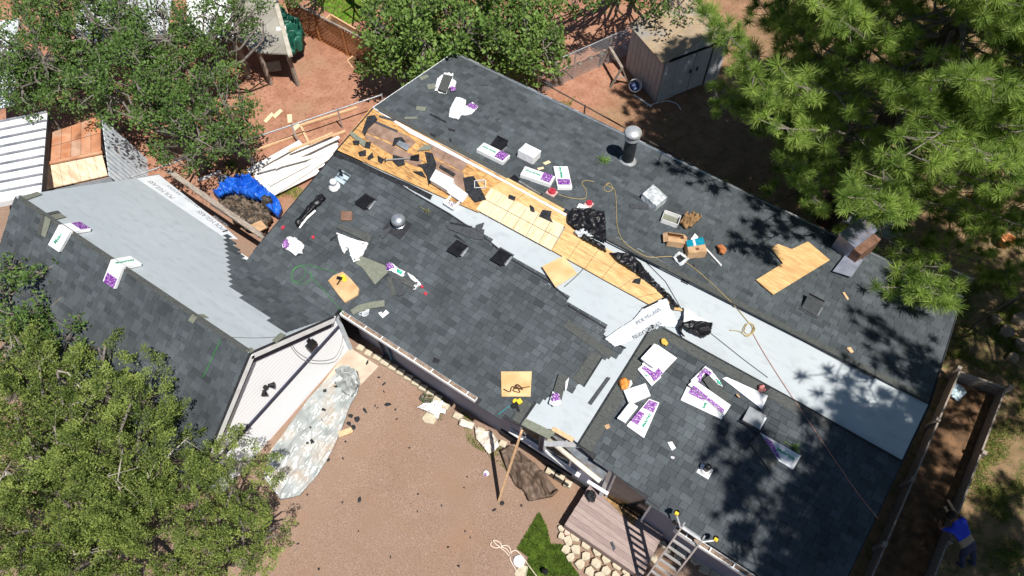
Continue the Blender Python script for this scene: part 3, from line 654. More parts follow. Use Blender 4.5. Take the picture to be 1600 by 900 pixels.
# ------------------------------------------------------------------ the garage wing
gar = thing('garage', 'white sided garage wing with grey underlayment on its roof', 'garage', (-7.5, -7, .35))
far_l = V(-11.33, -9.62, GL.z(-11.33, -9.62)); far_e = GB.at(248, 272); near_e = GB.at(345, 352)
XW = -4.34
gbk = obj('roof_slope', MB().prism([q-GB.n*.1 for q in (GPK, GFAR, far_e, near_e, VAL[1]-V(0, 0, .03), VAL[0]-V(0, 0, .03))], GB.n*.1), TRIM, gar); tag(gbk, 'garage roof slope under grey underlayment')
glf = obj('roof_slope', MB().prism([q-GL.n*.1 for q in (GPK, GFAR, far_l, GLE)], GL.n*.1), TRIM, gar); tag(glf, 'garage roof slope with new dark shingles beside the trees')
sheets(GB, [(388, 552), (22, 307), (248, 273), (345, 351), (383, 408), (521, 494)], UND, gbk, wd=1.02)
slab('printed_underlayment', GB, [(214, 279), (248, 273), (347, 351), (372, 374), (352, 372)], UNL, .003, .012, gbk)
pr_ = bpy.data.objects['printed_underlayment']
for x, y in ((252, 296), (330, 344)): lettering('POLYGLASS', GB.at(x, y, .02), GB.at(x-30, y-22)-GB.at(x, y), GB.n, 1.05, INK, pr_)
for x, y in ((272, 297), (300, 316), (345, 345)):
    lettering('POLYSTICK', GB.at(x, y, .02), GB.at(x-30, y-22)-GB.at(x, y), GB.n, .6, INK, pr_)
GT1 = tabs(GB, [(350, 358), (353, 380), (357, 410), (362, 452), (400, 482), (446, 521), (521, 495), (383, 409)], seed=5, lift=.014)
GT2 = tabs(GL, None, seed=6, pts=[GPK-GL.e2*0, GFAR, far_l, GLE], lift=.006)
keep = nearest([GT1, GT2]); lay(GT1, gbk, keep); lay(GT2, glf, keep)
# rake and ridge trims
def gwall(x, s, m):
    y0, y1 = -9.35, -4.74; zr = lambda y: min(GB.z(x, y), GL.z(x, y))-.11
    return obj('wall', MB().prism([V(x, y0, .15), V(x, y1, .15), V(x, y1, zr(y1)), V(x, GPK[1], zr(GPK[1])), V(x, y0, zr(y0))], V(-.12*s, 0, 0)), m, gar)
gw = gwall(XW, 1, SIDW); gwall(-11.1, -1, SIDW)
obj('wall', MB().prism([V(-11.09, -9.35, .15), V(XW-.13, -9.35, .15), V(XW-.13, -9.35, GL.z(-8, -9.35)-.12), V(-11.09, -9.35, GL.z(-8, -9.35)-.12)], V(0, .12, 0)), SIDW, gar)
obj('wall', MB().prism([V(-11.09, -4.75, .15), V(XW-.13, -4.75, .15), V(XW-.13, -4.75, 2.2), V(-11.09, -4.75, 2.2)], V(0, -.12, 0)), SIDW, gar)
obj('belly_band', MB().bar(V(XW+.02, -9.35, 1.67), V(XW+.02, -4.75, 1.67), .03, .12), NAVY, gar)
for A, B in ((GPK, VAL[0]), (GPK, GLE)):
    obj('barge_board', MB().bar(A+V(.015, 0, -.10), B+V(.015, 0, -.10), .03, .17), WHT, gar); obj('frieze', MB().bar(A+V(XW-GPK[0]+.03, 0, -.56), B+V(XW-GPK[0]+.03, 0, -.56), .05, .2), NAVY, gar)
    obj('drip_edge', MB().bar(A+V(.012, 0, .005), B+V(.012, 0, .005), .045, .03), TRIM, gar)
obj('corner_trim', MB().bar(V(XW+.02, -4.76, .2), V(XW+.02, -4.76, 2.4), .1, .1, V(0, 1, 0)), mat('pale_blue_trim', (.5, .56, .6), (.6, .65, .68), rough=.5), gar)
lp = xplane(483, 537, XW+.01); ll = obj('wall_lamp', MB().box(lp+V(.08, 0, 0), V(.07, 0, 0), V(0, .12, 0), V(0, 0, .09)), BLKM, gar); obj('bracket', MB().box(lp+V(.0, .02, .13), V(.03, 0, 0), V(0, .05, 0), V(0, 0, .05)), BLKM, ll)
lp = xplane(413, 604, XW+.01)
ll = obj('flood_lamp', MB().lathe(lp, (1, 0, 0), [(.05, 0), (.05, .08)], 12), BLKM, gar)
for dy in (-.12, .12): obj('lamp_head', MB().lathe(lp+V(.06, dy*.5, .03), V(.5, dy*5, -.4), [(.03, 0), (.045, .05), (.075, .13), (.07, .14)], 12), BLKM, ll)
wr = obj('wire', MB().tube(spline([xplane(450, 528, XW+.02), xplane(465, 550, XW+.03), xplane(490, 563, XW+.03), xplane(520, 560, XW+.03), xplane(533, 540, XW+.03), xplane(536, 520, XW+.03)]), .008, 5), mat('grey_wire', (.3, .3, .3)), gar)
wr = obj('wire', MB().tube(spline([xplane(446, 530, XW+.02), xplane(468, 558, XW+.03), xplane(492, 568, XW+.03), xplane(524, 564, XW+.03), xplane(537, 540, XW+.03)]), .008, 5), mat('grey_wire', (.3, .3, .3)), gar)
# ridge starter strips and cap pieces on the garage
edge_strip(GL, (30, 312), (388, 553), .12, glf, n=9, lift=.02)
for A, B, w_ in (((64, 352), (75, 333), .5), ((80, 360), (84, 340), .4)):
    pass
# ------------------------------------------------------------------ timber deck, flagstones, yard things
def deck():
    o = thing('timber_deck', 'pinkish brown plank deck against the house front', 'deck', (3.7, -5, 0))
    BRD = [mat('deck_board_%d' % i, c, d, scale=5, stretch=(1, 8, 8), rough=.85, bump=.2) for i, (c, d) in enumerate((((.30, .225, .205), (.37, .285, .26)), ((.27, .20, .185), (.335, .255, .235)), ((.32, .245, .22), (.40, .31, .285))))]
    L0, L1, R0, R1 = DK.at(925, 752), DK.at(882, 820), DK.at(1037, 834), DK.at(1003, 903)
    nb = 9; rs = random.Random(4)
    for i in range(nb):
        a, b = i/nb, (i+1)/nb; q = [L0+(L1-L0)*a, R0+(R1-R0)*a, R0+(R1-R0)*(b-.04/nb), L0+(L1-L0)*(b-.04/nb)]
        obj('deck_board', MB().prism([p+V(rs.uniform(-.004, .004), 0, -.03) for p in q], V(0, 0, .03+rs.uniform(-.002, .002))), rs.choice(BRD), o)
    for A, B in ((L0, L1), (L1, R1), (R1, R0)):
        A, B = A-V(0, 0, .02), B-V(0, 0, .02); obj('skirt_board', MB().prism([A-V(0, 0, .4), B-V(0, 0, .4), B-V(0, 0, .015), A-V(0, 0, .015)], np.cross(unit(B-A), V(0, 0, 1))*-.03), BRD[1], o)
    # strip of old plywood and debris between deck and wall
    w_ = slab('wet_plywood', level(DECKZ+.005), [(936, 770), (950, 765), (1000, 798), (990, 822)], mat('stained_plywood', (.22, .12, .045), (.42, .26, .12), scale=9, bump=.5, c3=(.10, .06, .03), s3=5), .012, .002); tag(w_, 'stained plywood strip with litter lying on the deck by the wall', 'plywood')
deck()
def flagstone(px, py, r, seed, m=STONE, sq=1.0, h=.09, pl=G):
    rs = random.Random(seed); c = pl.at(px, py); n = rs.choice((6, 6, 7)); a0 = rs.random()*6; P = []
    for i in range(n):
        a = a0+6.283*i/n+rs.uniform(-.3, .3); q = r*rs.uniform(.82, 1.22); P.append(c+V(math.cos(a)*q, math.sin(a)*q*sq, -.04))
    mb = MB(); hh = h*rs.uniform(.8, 1.2); top = [c+(p-c)*.93+V(0, 0, hh+.04) for p in P]; md = [p+V(0, 0, hh+.015) for p in P]
    mb.add(P+md+top, [tuple(range(n))[::-1]]+[(i, (i+1) % n, n+(i+1) % n, n+i) for i in range(n)]+[(n+i, n+(i+1) % n, 2*n+(i+1) % n, 2*n+i) for i in range(n)]+[tuple(range(2*n, 3*n))])
    nn = sum(np.cross(P[i]-c, P[(i+1) % n]-c)[2] for i in range(n))
    return obj('flagstone', mb, m)
FLAG = [(45, 430), (45, 505), (110, 550), (185, 510), (85, 640), (190, 640), (295, 588), (135, 722), (285, 708), (400, 658), (235, 792), (388, 778), (500, 732), (335, 862), (492, 852), (610, 802), (705, 868), (425, 915), (585, 905), (690, 935)]
for i, (x, y) in enumerate(FLAG):
    px, py = 870+x/6.43, 760+y/6.43
    o = flagstone(px, py, .116 if i not in (0, 1) else .085, i); tag(o, 'cream flagstone in the irregular paving below the deck', 'flagstone', 'flagstones below the deck')
o = flagstone(870+100/6.43, 760+468/6.43, .07, 77, mat('pink_stone', (.62, .40, .32), (.72, .52, .43), scale=6, bump=.4)); tag(o, 'pink stone at the corner of the deck', 'stone')
for i, (x, y, r) in enumerate(((448, 500, .11), (335, 690, .14), (560, 510, .09), (690, 590, .14), (868, 690, .15), (1012, 785, .15), (1105, 862, .13), (520, 590, .06), (640, 655, .09))):
    o = flagstone(980+x/8.18, 790+y/8.18, r, 40+i, STONE, .8); tag(o, 'cream flat stone under the siding near the ladder', 'stone', 'stones along the wall by the ladder')
WALLST = [(571, 541), (583, 549), (597, 556), (609, 564), (621, 571), (633, 579), (645, 587), (657, 595), (668, 603), (680, 611), (691, 619), (703, 632), (722, 647), (741, 661), (757, 670), (792, 690), (866, 733), (880, 742), (893, 752), (1106, 884), (1122, 893)]
for i, (x, y) in enumerate(WALLST):
    c = G.at(x, y)+V(-.03, -.13, 0); rs = random.Random(i+3); mb = MB(); mb.box(c+V(0, 0, .05), V(.10*rs.uniform(.8, 1.15), .02, 0), V(-.01, .075, 0), V(0, 0, .07*rs.uniform(.8, 1.2)))
    tag(obj('edging_stone', mb, STONE), 'cream block in the row of stones along the front wall', 'stone', 'edging stones along the front wall')
c1 = slab('concrete_pad', G, [(547, 544), (592, 573), (560, 606), (505, 680), (450, 740), (415, 715)], CONC, .03, .0); c1['kind'] = 'structure'
ps = crumple('plastic_sheet', G, [(531, 580), (548, 577), (560, 582), (563, 600), (558, 618), (548, 634), (537, 666), (520, 706), (498, 742), (470, 775), (440, 782), (412, 745), (426, 706), (458, 658), (484, 624), (504, 600)], PSHT, amp=.09, freq=5, lift=.03, sub=7, seed=4, dirn=V(.1, -1, 0), ratio=3.0); tag(ps, 'crumpled clear plastic sheeting with debris along the garage wall', 'plastic sheet')
ps = crumple('plastic_bundle', G, [(528, 582), (545, 578), (560, 584), (562, 605), (552, 622), (535, 615), (524, 600)], mat('grey_poly', (.25, .27, .27), (.5, .52, .51), scale=5, rough=.3, bump=.5, bscale=8, bdist=.05), amp=.28, freq=4, lift=.05, sub=6, seed=8, sharp=True); tag(ps, 'bunched grey end of the plastic sheeting on the concrete pad', 'plastic sheet')
# clothes, tarps, boards beside the house
o = crumple('drop_cloth', G, [(652, 638), (662, 632), (672, 632), (678, 625), (692, 628), (698, 636), (696, 650), (688, 645), (685, 656), (678, 650), (664, 643)], mat('white_cloth', (.72, .72, .72), (.8, .8, .8), scale=5, rough=.85, bump=.2), amp=.12, freq=6, lift=.05, sub=5, seed=3); tag(o, 'crumpled white drop cloth on the weeds by the wall', 'cloth')
o = flagstone(672, 654, .2, 91, STONE, .9, .06); tag(o, 'round cream stepping stone beside the white drop cloth', 'stone')
o = crumple('beige_tarp', G, [(742, 668), (752, 676), (768, 676), (778, 690), (780, 700), (764, 712), (752, 696), (744, 686)], CLTH, amp=.1, freq=5, lift=.08, sub=5, seed=6); tag(o, 'folded beige canvas lying over the stones by the wall', 'canvas')
o = crumple('canvas_patch', G, [(720, 657), (741, 664), (738, 674), (718, 668)], CLTH, amp=.03, freq=5, lift=.16, sub=3, seed=7); tag(o, 'small square of beige canvas on a block by the wall', 'canvas')
o = crumple('brown_tarp', G, [(782, 706), (800, 700), (830, 722), (852, 742), (872, 768), (862, 778), (838, 782), (826, 784), (820, 770), (806, 760), (792, 735)], BTRP, amp=.22, freq=2.6, lift=.02, sub=6, seed=9, dirn=V(1, -.6, 0), ratio=1.8, sharp=True); tag(o, 'dark brown folded tarp heaped below the windows', 'tarp')
o = obj('plank', MB().bar(G.at(780, 781, .03), V(1.06, -4.86, 2.78), .10, .045, V(.9, .2, 0)), WOODR); tag(o, 'long raw timber plank leaning against the eave', 'plank')
for i, (x, y, a) in enumerate(((630, 600, .2), (700, 655, 0), (650, 622, .4))): pass
hs = MB().tube(spline([G.at(*q, .02) for q in ((768, 846), (767, 852), (775, 856), (783, 853), (780, 847), (771, 844), (777, 852), (790, 857), (796, 864), (797, 870), (790, 862), (782, 855), (792, 852), (798, 860), (797, 872), (800, 880), (812, 900), (820, 910))]), .014, 6); tag(obj('garden_hose', hs, mat('cream_hose', (.66, .52, .42), (.74, .62, .52), rough=.5), smooth=True), 'cream garden hose coiled on the gravel by the lawn', 'hose')
hs = MB().tube(spline([G.at(*q, .02) for q in ((796, 870), (800, 862), (806, 860), (815, 868), (825, 882), (842, 905))]), .014, 6); tag(obj('garden_hose', hs, MATS['cream_hose'], smooth=True), 'end of cream hose crossing the edge of the lawn', 'hose')
o = obj('round_lid', MB().lathe(G.at(811, 877), (0, 0, 1), [(.13, 0), (.135, .03), (.12, .045), (.0, .05)], 20), mat('pale_lid', (.58, .64, .64), (.66, .71, .7), rough=.5)); tag(o, 'round pale lid lying beside the hose', 'lid')
o = flagstone(815, 895, .15, 93, STONE, 1.3, .03); tag(o, 'oblong cream stepping stone at the lawn edge', 'stone')
o = thing('garden_lamp', 'small black garden lamp standing in the lawn', 'lamp', G.at(852, 893)); obj('shade', MB().lathe(G.at(852, 893, .2), (0, 0, 1), [(.06, 0), (.07, .02), (.03, .06), (.01, .08)], 12), BLKM, o); obj('stake', MB().tube([G.at(852, 893), G.at(852, 893)+V(0, 0, .2)], .012, 6), BLKM, o)
o = crumple('black_bag', DK, [(918, 768), (926, 767), (931, 776), (928, 786), (920, 785), (916, 778)], BLK, amp=.12, freq=9, lift=.04, sub=4, seed=3, dome=.12); tag(o, 'black tool bag standing on the deck corner', 'bag')
o = slab('shingle_piece', DK, [(953, 848), (957, 846), (962, 856), (959, 861)], SHD, .008, .006); tag(o, 'loose grey shingle piece lying on the deck', 'shingle piece')
def ladder():
    o = thing('extension_ladder', 'aluminium extension ladder with standoff leaning on the eave', 'ladder', G.at(1000, 930))
    tl, tr = FS.at(1068, 818, .42), FS.at(1101, 840, .42); bl = tl*0; c = (tl+tr)/2; side = unit(tr-tl); wd = .43
    foot = G.at(1012, 925); foot = V(c[0]-.0, -5.75, 0); d = foot-c; A = [c-side*wd/2, c+side*wd/2]; Bt = [foot-side*wd/2, foot+side*wd/2]
    dn = unit(d); nrm = unit(np.cross(side, dn))
    for a, b in zip(A, Bt): obj('rail', MB().bar(a, b, .03, .08, nrm), ALU, o)
    L = np.linalg.norm(d); k = 0; t = .1
    while t < L: 
        p = c+dn*t; obj('rung', MB().bar(p-side*wd/2, p+side*wd/2, .045, .04, nrm), ALU, o); t += .28
    s0 = c+dn*.1; st = obj('standoff', MB().tube([s0-side*.42+V(0, .12, .05), s0-side*.24-V(0, .03, 0), s0+side*.24-V(0, .03, 0), s0+side*.42+V(0, .12, .05)], .02, 8), ALU, o)
    for s in (-1, 1):
        q = s0+side*.42*s+V(0, .14, .04); obj('rubber_foot', MB().lathe(q, V(0, .8, -.6), [(.05, 0), (.055, .05), (.03, .09)], 10), BLKM, o); obj('foot_clamp', MB().box(q-V(0, .02, -.05), side*.035, V(0, .03, 0), V(0, 0, .03)), YEL, o)
ladder()

# ------------------------------------------------------------------ timber raised bed and person at the right
def bed():
    o = thing('timber_bed', 'long weathered timber framed bed beside the house end', 'raised bed', G.at(1480, 700))
    H = .5; T = level(H)
    a, b, c, d = T.at(1500, 580), T.at(1572, 606), T.at(1460, 902), T.at(1364, 898); d = a+(d-a)*1.25; c = b+(c-b)*1.25
    for A, B in ((a, d), (a, b), (b, c)):
        A2, B2 = A-V(0, 0, H*.5), B-V(0, 0, H*.5); obj('side_board', MB().bar(A2-V(0, 0, .12), B2-V(0, 0, .12), .04, .24), WOODG, o); obj('side_board', MB().bar(A2+V(0, 0, .13), B2+V(0, 0, .13), .04, .24), WOODG, o)
    for P, n in ((a, V(-.12, .06, 0)), (b, V(.12, .06, 0)), (a+(d-a)*.22, V(-.09, 0, 0)), (a+(d-a)*.46, V(-.09, 0, 0)), (a+(d-a)*.7, V(-.09, 0, 0)), (b+(c-b)*.3, V(.06, 0, 0)), (b+(c-b)*.66, V(.06, 0, 0))):
        obj('post', MB().box(P+n*.5-V(0, 0, .2), V(.05, 0, 0), V(0, .05, 0), V(0, 0, .3)), WOODG, o)
    obj('soil', MB().prism([V(a[0]+.05, a[1]-.06, .02), V(b[0]-.05, b[1]-.06, .02), V(c[0]-.05, c[1], .02), V(d[0]+.05, d[1], .02)], V(0, 0, .05)), mat('bed_soil', c8(84, 62, 44), c8(128, 96, 68), scale=5, bump=.6, bscale=30, c3=c8(58, 46, 34), s3=2), o)
bed()
o = crumple('plastic_bag', level(.1), [(1486, 600), (1498, 602), (1508, 615), (1496, 628), (1484, 622)], mat('pale_blue_plastic', (.45, .62, .68), (.7, .8, .84), scale=6, rough=.3, bump=.4), amp=.12, freq=7, lift=.02, sub=4, seed=2); tag(o, 'pale blue plastic bag lying in the timber bed', 'bag')
# ------------------------------------------------------------------ sheds, fences and clutter behind the house
def metal_shed():
    o = thing('metal_shed', 'small white metal garden shed with brown stained roof', 'shed', G.at(1050, 130))
    A, B, C = G.at(983, 112), G.at(1024, 161), G.at(1128, 130); A = B+(A-B)*1.15; ux, uy = unit(B-A), unit(C-B); uy = unit(uy-ux*(uy@ux)); L, W_, H, HP = np.linalg.norm(A-B), 2.45, 1.75, 2.2
    f = lambda s, t, z: B-ux*s*L+uy*t*W_+V(0, 0, z)
    WS = mat('white_shed_steel', (.72, .76, .79), (.80, .83, .85), scale=3, rough=.45, c3=(.66, .69, .72), s3=4)
    n = 9
    for i in range(n): obj('wall_panel', MB().prism([f(i/n, 0, 0), f((i+.93)/n, 0, 0), f((i+.93)/n, 0, H), f(i/n, 0, H)], uy*.03), mat('shaded_shed_steel', (.36, .40, .44), (.45, .49, .53), scale=3, rough=.5), o)  # shade of the unlit side painted as a greyer copy of the white steel
    n = 14
    for i in range(n):
        t0, t1 = i/n, (i+.94)/n; zt = lambda t: H+(HP-H)*(1-abs(t-.5)*2)
        if not .26 < (t0+t1)/2 < .76: obj('wall_panel', MB().prism([f(0, t0, 0), f(0, t1, 0), f(0, t1, zt(t1)), f(0, t0, zt(t0))], -ux*.03), WS, o)
        else: obj('gable_panel', MB().prism([f(0, t0, H-.02), f(0, t1, H-.02), f(0, t1, zt(t1)), f(0, t0, zt(t0))], -ux*.03), WS, o)
    for t0, t1 in ((.25, .5), (.505, .75)):
        d = obj('door', MB().prism([f(-.01, t0, .05), f(-.01, t1-.01, .05), f(-.01, t1-.01, H-.05), f(-.01, t0, H-.05)], -ux*.03), WS, o); obj('handle', MB().box(f(-.03, t1-.05 if t0 < .4 else t0+.05, .95), ux*.02, uy*.02, V(0, 0, .07)), BLKM, d)
    obj('door_track', MB().bar(f(-.02, .05, H-.02), f(-.02, .95, H-.02), .05, .05), BLKM, o)
    obj('wall_panel', MB().prism([f(1, 0, 0), f(1, 1, 0), f(1, 1, H), f(1, .5, HP), f(1, 0, H)], ux*.02), WS, o); obj('wall_panel', MB().prism([f(0, 1, 0), f(1, 1, 0), f(1, 1, H), f(0, 1, H)], -uy*.02), WS, o)
    TAN = mat('tan_roof_steel', (.34, .25, .16), (.42, .32, .21), scale=3, rough=.7, stretch=(1, 1, 1), c3=(.30, .29, .27), s3=1.4)
    for t0, t1 in ((-.05, .5), (1.05, .5)):
        n = 3
        for i in range(n):
            s0, s1 = -.05+1.1*i/n, -.05+1.1*(i+1)/n-.004; z0 = H-.02; obj('roof_panel', MB().prism([f(s0, t0, z0), f(s1, t0, z0), f(s1, t1, HP+.03), f(s0, t1, HP+.03)], V(0, 0, .03)), TAN, o)
metal_shed()
def tan_shed():
    o = thing('tan_roofed_shed', 'tan roofed shed half hidden under the big pine', 'shed', level(2).at(1330, 140)*V(1, 1, 0)); T = level(2.0)
    q = [T.at(*c) for c in ((1262, 105), (1310, 65), (1378, 110), (1335, 195))]; c = sum(q)/4
    obj('roof', MB().prism(q, V(0, 0, .06)), mat('tan_roll_roof', (.42, .24, .13), (.55, .34, .2), scale=4, rough=.85, bump=.2), o); obj('wall', MB().prism([c+(p-c)*.9-V(0, 0, 2) for p in q], V(0, 0, 1.98)), mat('brown_board', (.12, .08, .055), (.2, .14, .1), scale=5), o)
tan_shed()
def chainlink(name, A, B, H, label, net=True, step=.115, rail=GALV, npost=4, wire=.006, dz=0):
    A, B = V(*A), V(*B); L = np.linalg.norm(B-A); d = (B-A)/L; o = thing(name, label, 'fence', (A+B)/2)
    obj('top_rail', MB().tube([A+V(0, 0, H), B+V(0, 0, H)], .022, 8), rail, o)
    for i in range(npost):
        p = A+(B-A)*i/(npost-1); obj('post', MB().tube([p, p+V(0, 0, H+.04)], .026, 8), rail, o)
    if net:
        m = MB(); n = np.cross(d, V(0, 0, 1)); k = int(L/step)
        for i in range(-int(H/step), k):
            for s in (1, -1):
                x0, x1 = i*step, i*step+H
                if s < 0: x0, x1 = x1, x0
                z0, z1 = 0., H
                if x0 < 0: z0 = -x0/(x1-x0)*H; x0 = 0
                if x1 < 0: z1 = H-(-x1)/(x0-x1)*H; x1 = 0
                if x1 > L: z1 = z0+(L-x0)/(x1-x0)*(z1-z0); x1 = L
                if x0 > L: z0 = z1-(L-x1)/(x0-x1)*(z1-z0); x0 = L
                m.tube([A+d*x0+V(0, 0, z0)+n*.004*s, A+d*x1+V(0, 0, z1)+n*.004*s], wire, 3, cap=False)
        q = obj('wire_net', m, rail, o); q['kind'] = 'stuff'
    return o
H_ = 1.15
la, lb = level(H_).at(842, 106), level(H_).at(1010, 32)
chainlink('chain_link_fence', (la[0], la[1], 0), (lb[0], lb[1], 0), H_, 'grey chain link fence behind the sawhorse and shed', npost=4)
DKR = mat('dark_rail', (.05, .045, .04), (.10, .09, .08), rough=.6)
la, lb = level(1.0).at(846, 128), level(1.0).at(1140, 290)
chainlink('wire_fence', (la[0], la[1], 0), (lb[0], lb[1], 0), 1.0, 'dark railed wire fence running just behind the back eave', net=False, rail=DKR, npost=5)
la, lb = level(1.1).at(383, 222), level(1.1).at(597, 150)
chainlink('pipe_fence', (la[0], la[1], .3), (lb[0], lb[1], .3), .85, 'pale pipe rail fence across the red dirt yard', net=False, npost=4)
la, lb = level(1.1).at(205, 279), level(1.1).at(298, 247)
chainlink('pipe_fence', (la[0], la[1], .3), (lb[0], lb[1], .3), .85, 'short pipe rail behind the garage corner', net=False, npost=2)
la, lb = level(1.1).at(1317, 345), level(1.1).at(1520, 436)
chainlink('pipe_fence', (la[0], la[1], 0), (lb[0], lb[1], 0), 1.1, 'pipe fence running under the big pine', net=True, npost=5, step=.16)
la, lb = level(1.0).at(1600, 458), level(1.0).at(1545, 490)
chainlink('gate_pipe', (la[0], la[1], 0), (lb[0], lb[1], 0), 1.0, 'dark pipe gate at the right edge of the yard', net=False, rail=DKR, npost=2)
def lattice():
    H = 1.25; A, B = level(H).at(446, -2), level(H).at(578, 66); A, B = V(A[0], A[1], 0), V(B[0], B[1], 0); L = np.linalg.norm(B-A); d = (B-A)/L; n = np.cross(d, V(0, 0, 1))
    o = thing('lattice_fence', 'orange brown wooden lattice fence at the back of the dirt yard', 'fence', (A+B)/2); LT = mat('orange_lattice', (.34, .15, .06), (.46, .22, .09), scale=5, rough=.85)
    obj('top_rail', MB().bar(A+V(0, 0, H), B+V(0, 0, H), .06, .05), WOODG, o); obj('bottom_rail', MB().bar(A+V(0, 0, .08), B+V(0, 0, .08), .05, .05), LT, o)
    for i in range(4): p = A+(B-A)*i/3; obj('post', MB().bar(p, p+V(0, 0, H), .08, .08, V(0, 1, 0)), LT, o)
    k = int(L/.13)
    for i in range(-9, k):
        for s in (1, -1):
            x0, x1, z0, z1 = i*.13, i*.13+H, .08, H
            if s < 0: x0, x1 = x1, x0
            def cl(xa, za, xb, zb):
                if xa < 0: za = za+(0-xa)/(xb-xa)*(zb-za); xa = 0
                if xa > L: za = za+(L-xa)/(xb-xa)*(zb-za); xa = L
                return xa, za
            a = cl(x0, z0, x1, z1); b = cl(x1, z1, x0, z0)
            if abs(a[0]-b[0]) > .1: obj('slat', MB().bar(A+d*a[0]+V(0, 0, a[1])+n*.01*s, A+d*b[0]+V(0, 0, b[1])+n*.01*s, .045, .01, n), LT, o)
lattice()
def planter(name, px, H, label, m=WOODR):
    T = level(H); q = [T.at(*c) for c in px]; c = sum(q)/4; o = thing(name, label, 'planter', c*V(1, 1, 0))
    for i in range(4): obj('side_board', MB().bar(q[i]-V(0, 0, H/2), q[(i+1) % 4]-V(0, 0, H/2), .05, H), m, o)
    obj('soil', MB().prism([c+(p-c)*.95-V(0, 0, H*.5) for p in q], V(0, 0, .1)), MATS['bed_soil'], o)
planter('timber_planter', [(508, 30), (516, 22), (573, 55), (568, 66)], .45, 'long timber planter behind the lattice fence')
planter('dirt_frame', [(543, 94), (553, 86), (588, 106), (560, 116)], .2, 'small empty timber frame on the red dirt')
def sawhorse():
    o = thing('sawhorse', 'grey timber sawhorse leaning between fence and shed', 'sawhorse', G.at(960, 100)); T = level(.75); a, b = T.at(953, 74), T.at(972, 106)
    obj('beam', MB().bar(a, b, .09, .05), WOODG, o); sd = unit(np.cross(unit(b-a), V(0, 0, 1)))
    for p, ee in ((a, -1), (b, 1)):
        for s in (-1, 1): q = p+sd*.32*s; obj('leg', MB().bar(p, V(q[0], q[1], 0), .08, .035), WOODG, o)
    obj('stretcher', MB().bar(b+sd*.18-V(0, 0, .4), b-sd*.18-V(0, 0, .4), .07, .025), WOODG, o)
sawhorse()
def bucket():
    c = G.at(990, 136); o = thing('white_bucket', 'white tub with blue liner beside the shed', 'tub', c)
    obj('tub', MB().lathe(c, (.35, -.5, .8), [(.14, 0), (.2, .3), (.225, .3), (.225, .33), (.19, .33), (.16, .08)], 18), WHT, o, smooth=False); obj('liner', MB().lathe(c+V(.04, -.06, .1), (.35, -.5, .8), [(.15, 0), (.12, .06)], 16), mat('blue_liner', (.03, .07, .25), (.06, .12, .35), rough=.4), o)
bucket()
hp = MB().tube(spline([G.at(1010, 166, .03), G.at(1030, 160, .1), G.at(1045, 158, .15), G.at(1058, 163, .08), G.at(1064, 172, .02)]), .018, 6); tag(obj('bent_pipe', hp, WHT, smooth=True), 'white bent pipe arching over the dirt by the shed door', 'pipe')
tag(obj('white_board', MB().bar(G.at(990, 148, .03), G.at(1018, 167, .03), .06, .03), WHT), 'thin white board on the dirt beside the shed', 'board')
for i, (x, y, r) in enumerate(((868, 116, .1), (888, 106, .08), (905, 101, .08), (922, 93, .08), (940, 86, .08), (958, 80, .08), (976, 76, .08))):
    o = flagstone(x, y, r, 60+i, STONE, .7, .08); tag(o, 'pale edging stone along the foot of the chain link fence', 'stone', 'stones below the chain link fence')

# left neighbour: canopy, shelter, rusty shed, white ribbed roof
def rusty_shed():
    o = thing('rusty_shed', 'flat shed roofed with rusty panels and bare plywood', 'shed', level(2).at(115, 240)*V(1, 1, 0))
    T, T2 = level(2.1), level(1.75)
    RU = [mat('rust_%d' % i, a, b, scale=4, rough=.85, bump=.2, c3=c, s3=2) for i, (a, b, c) in enumerate((((.42, .17, .08), (.55, .27, .15), (.20, .08, .04)), ((.44, .20, .11), (.58, .33, .20), (.5, .13, .03)), ((.40, .23, .15), (.52, .34, .24), (.42, .15, .06))))]
    PLY = mat('weathered_ply', (.62, .45, .30), (.78, .63, .46), scale=4, rough=.85, stretch=(1, 4, 1), c3=(.5, .33, .2), s3=1.8)
    def grid(a, b, c, d, nu, nv, mats, name):
        k = 0
        for i in range(nu):
            for j in range(nv):
                f = lambda s, t: (a*(1-s)+b*s)*(1-t)+(d*(1-s)+c*s)*t
                q = [f(i/nu, j/nv), f((i+.965)/nu, j/nv), f((i+.965)/nu, (j+.96)/nv), f(i/nu, (j+.96)/nv)]
                obj(name, MB().prism([p+V(0, 0, -.03) for p in q], V(0, 0, .03)), mats[(k*7+i*3+j) % len(mats)], o); k += 1
    a, b, c, d = T.at(66, 212), T.at(157, 181), T.at(158, 236), T.at(63, 256); grid(a, b, c, d, 6, 2, RU, 'rusty_panel')
    a2, b2, c2, d2 = T.at(64, 258), T.at(159, 238), T2.at(169, 275), T2.at(71, 297); grid(a2, b2, c2, d2, 7, 1, [PLY], 'plywood_strip')
    obj('ridge_batten', MB().bar(T.at(62, 258, .03), T.at(160, 238, .03), .09, .05), RU[1], o)
    g = lambda P: V(P[0], P[1], .2)
    for A, B in ((d2, c2), (a, d2), (a, b)): obj('wall', MB().prism([g(A), g(B), B-V(0, 0, .05), A-V(0, 0, .05)], V(.02, .02, 0)), mat('shed_wall_steel', (.33, .37, .40), (.45, .48, .5), rough=.5), o)
    n = 12
    for i in range(n):
        P0, P1 = b+(c2-b)*i/n, b+(c2-b)*(i+.8)/n; out = V(.55, .28, 0)
        obj('corrugated_strip', MB().prism([P0-V(0, 0, .04), P1-V(0, 0, .04), g(P1)+out, g(P0)+out], V(.015, .01, 0)), mat('corrugated_steel', (.50, .56, .62), (.66, .72, .76), rough=.45), o)
rusty_shed()
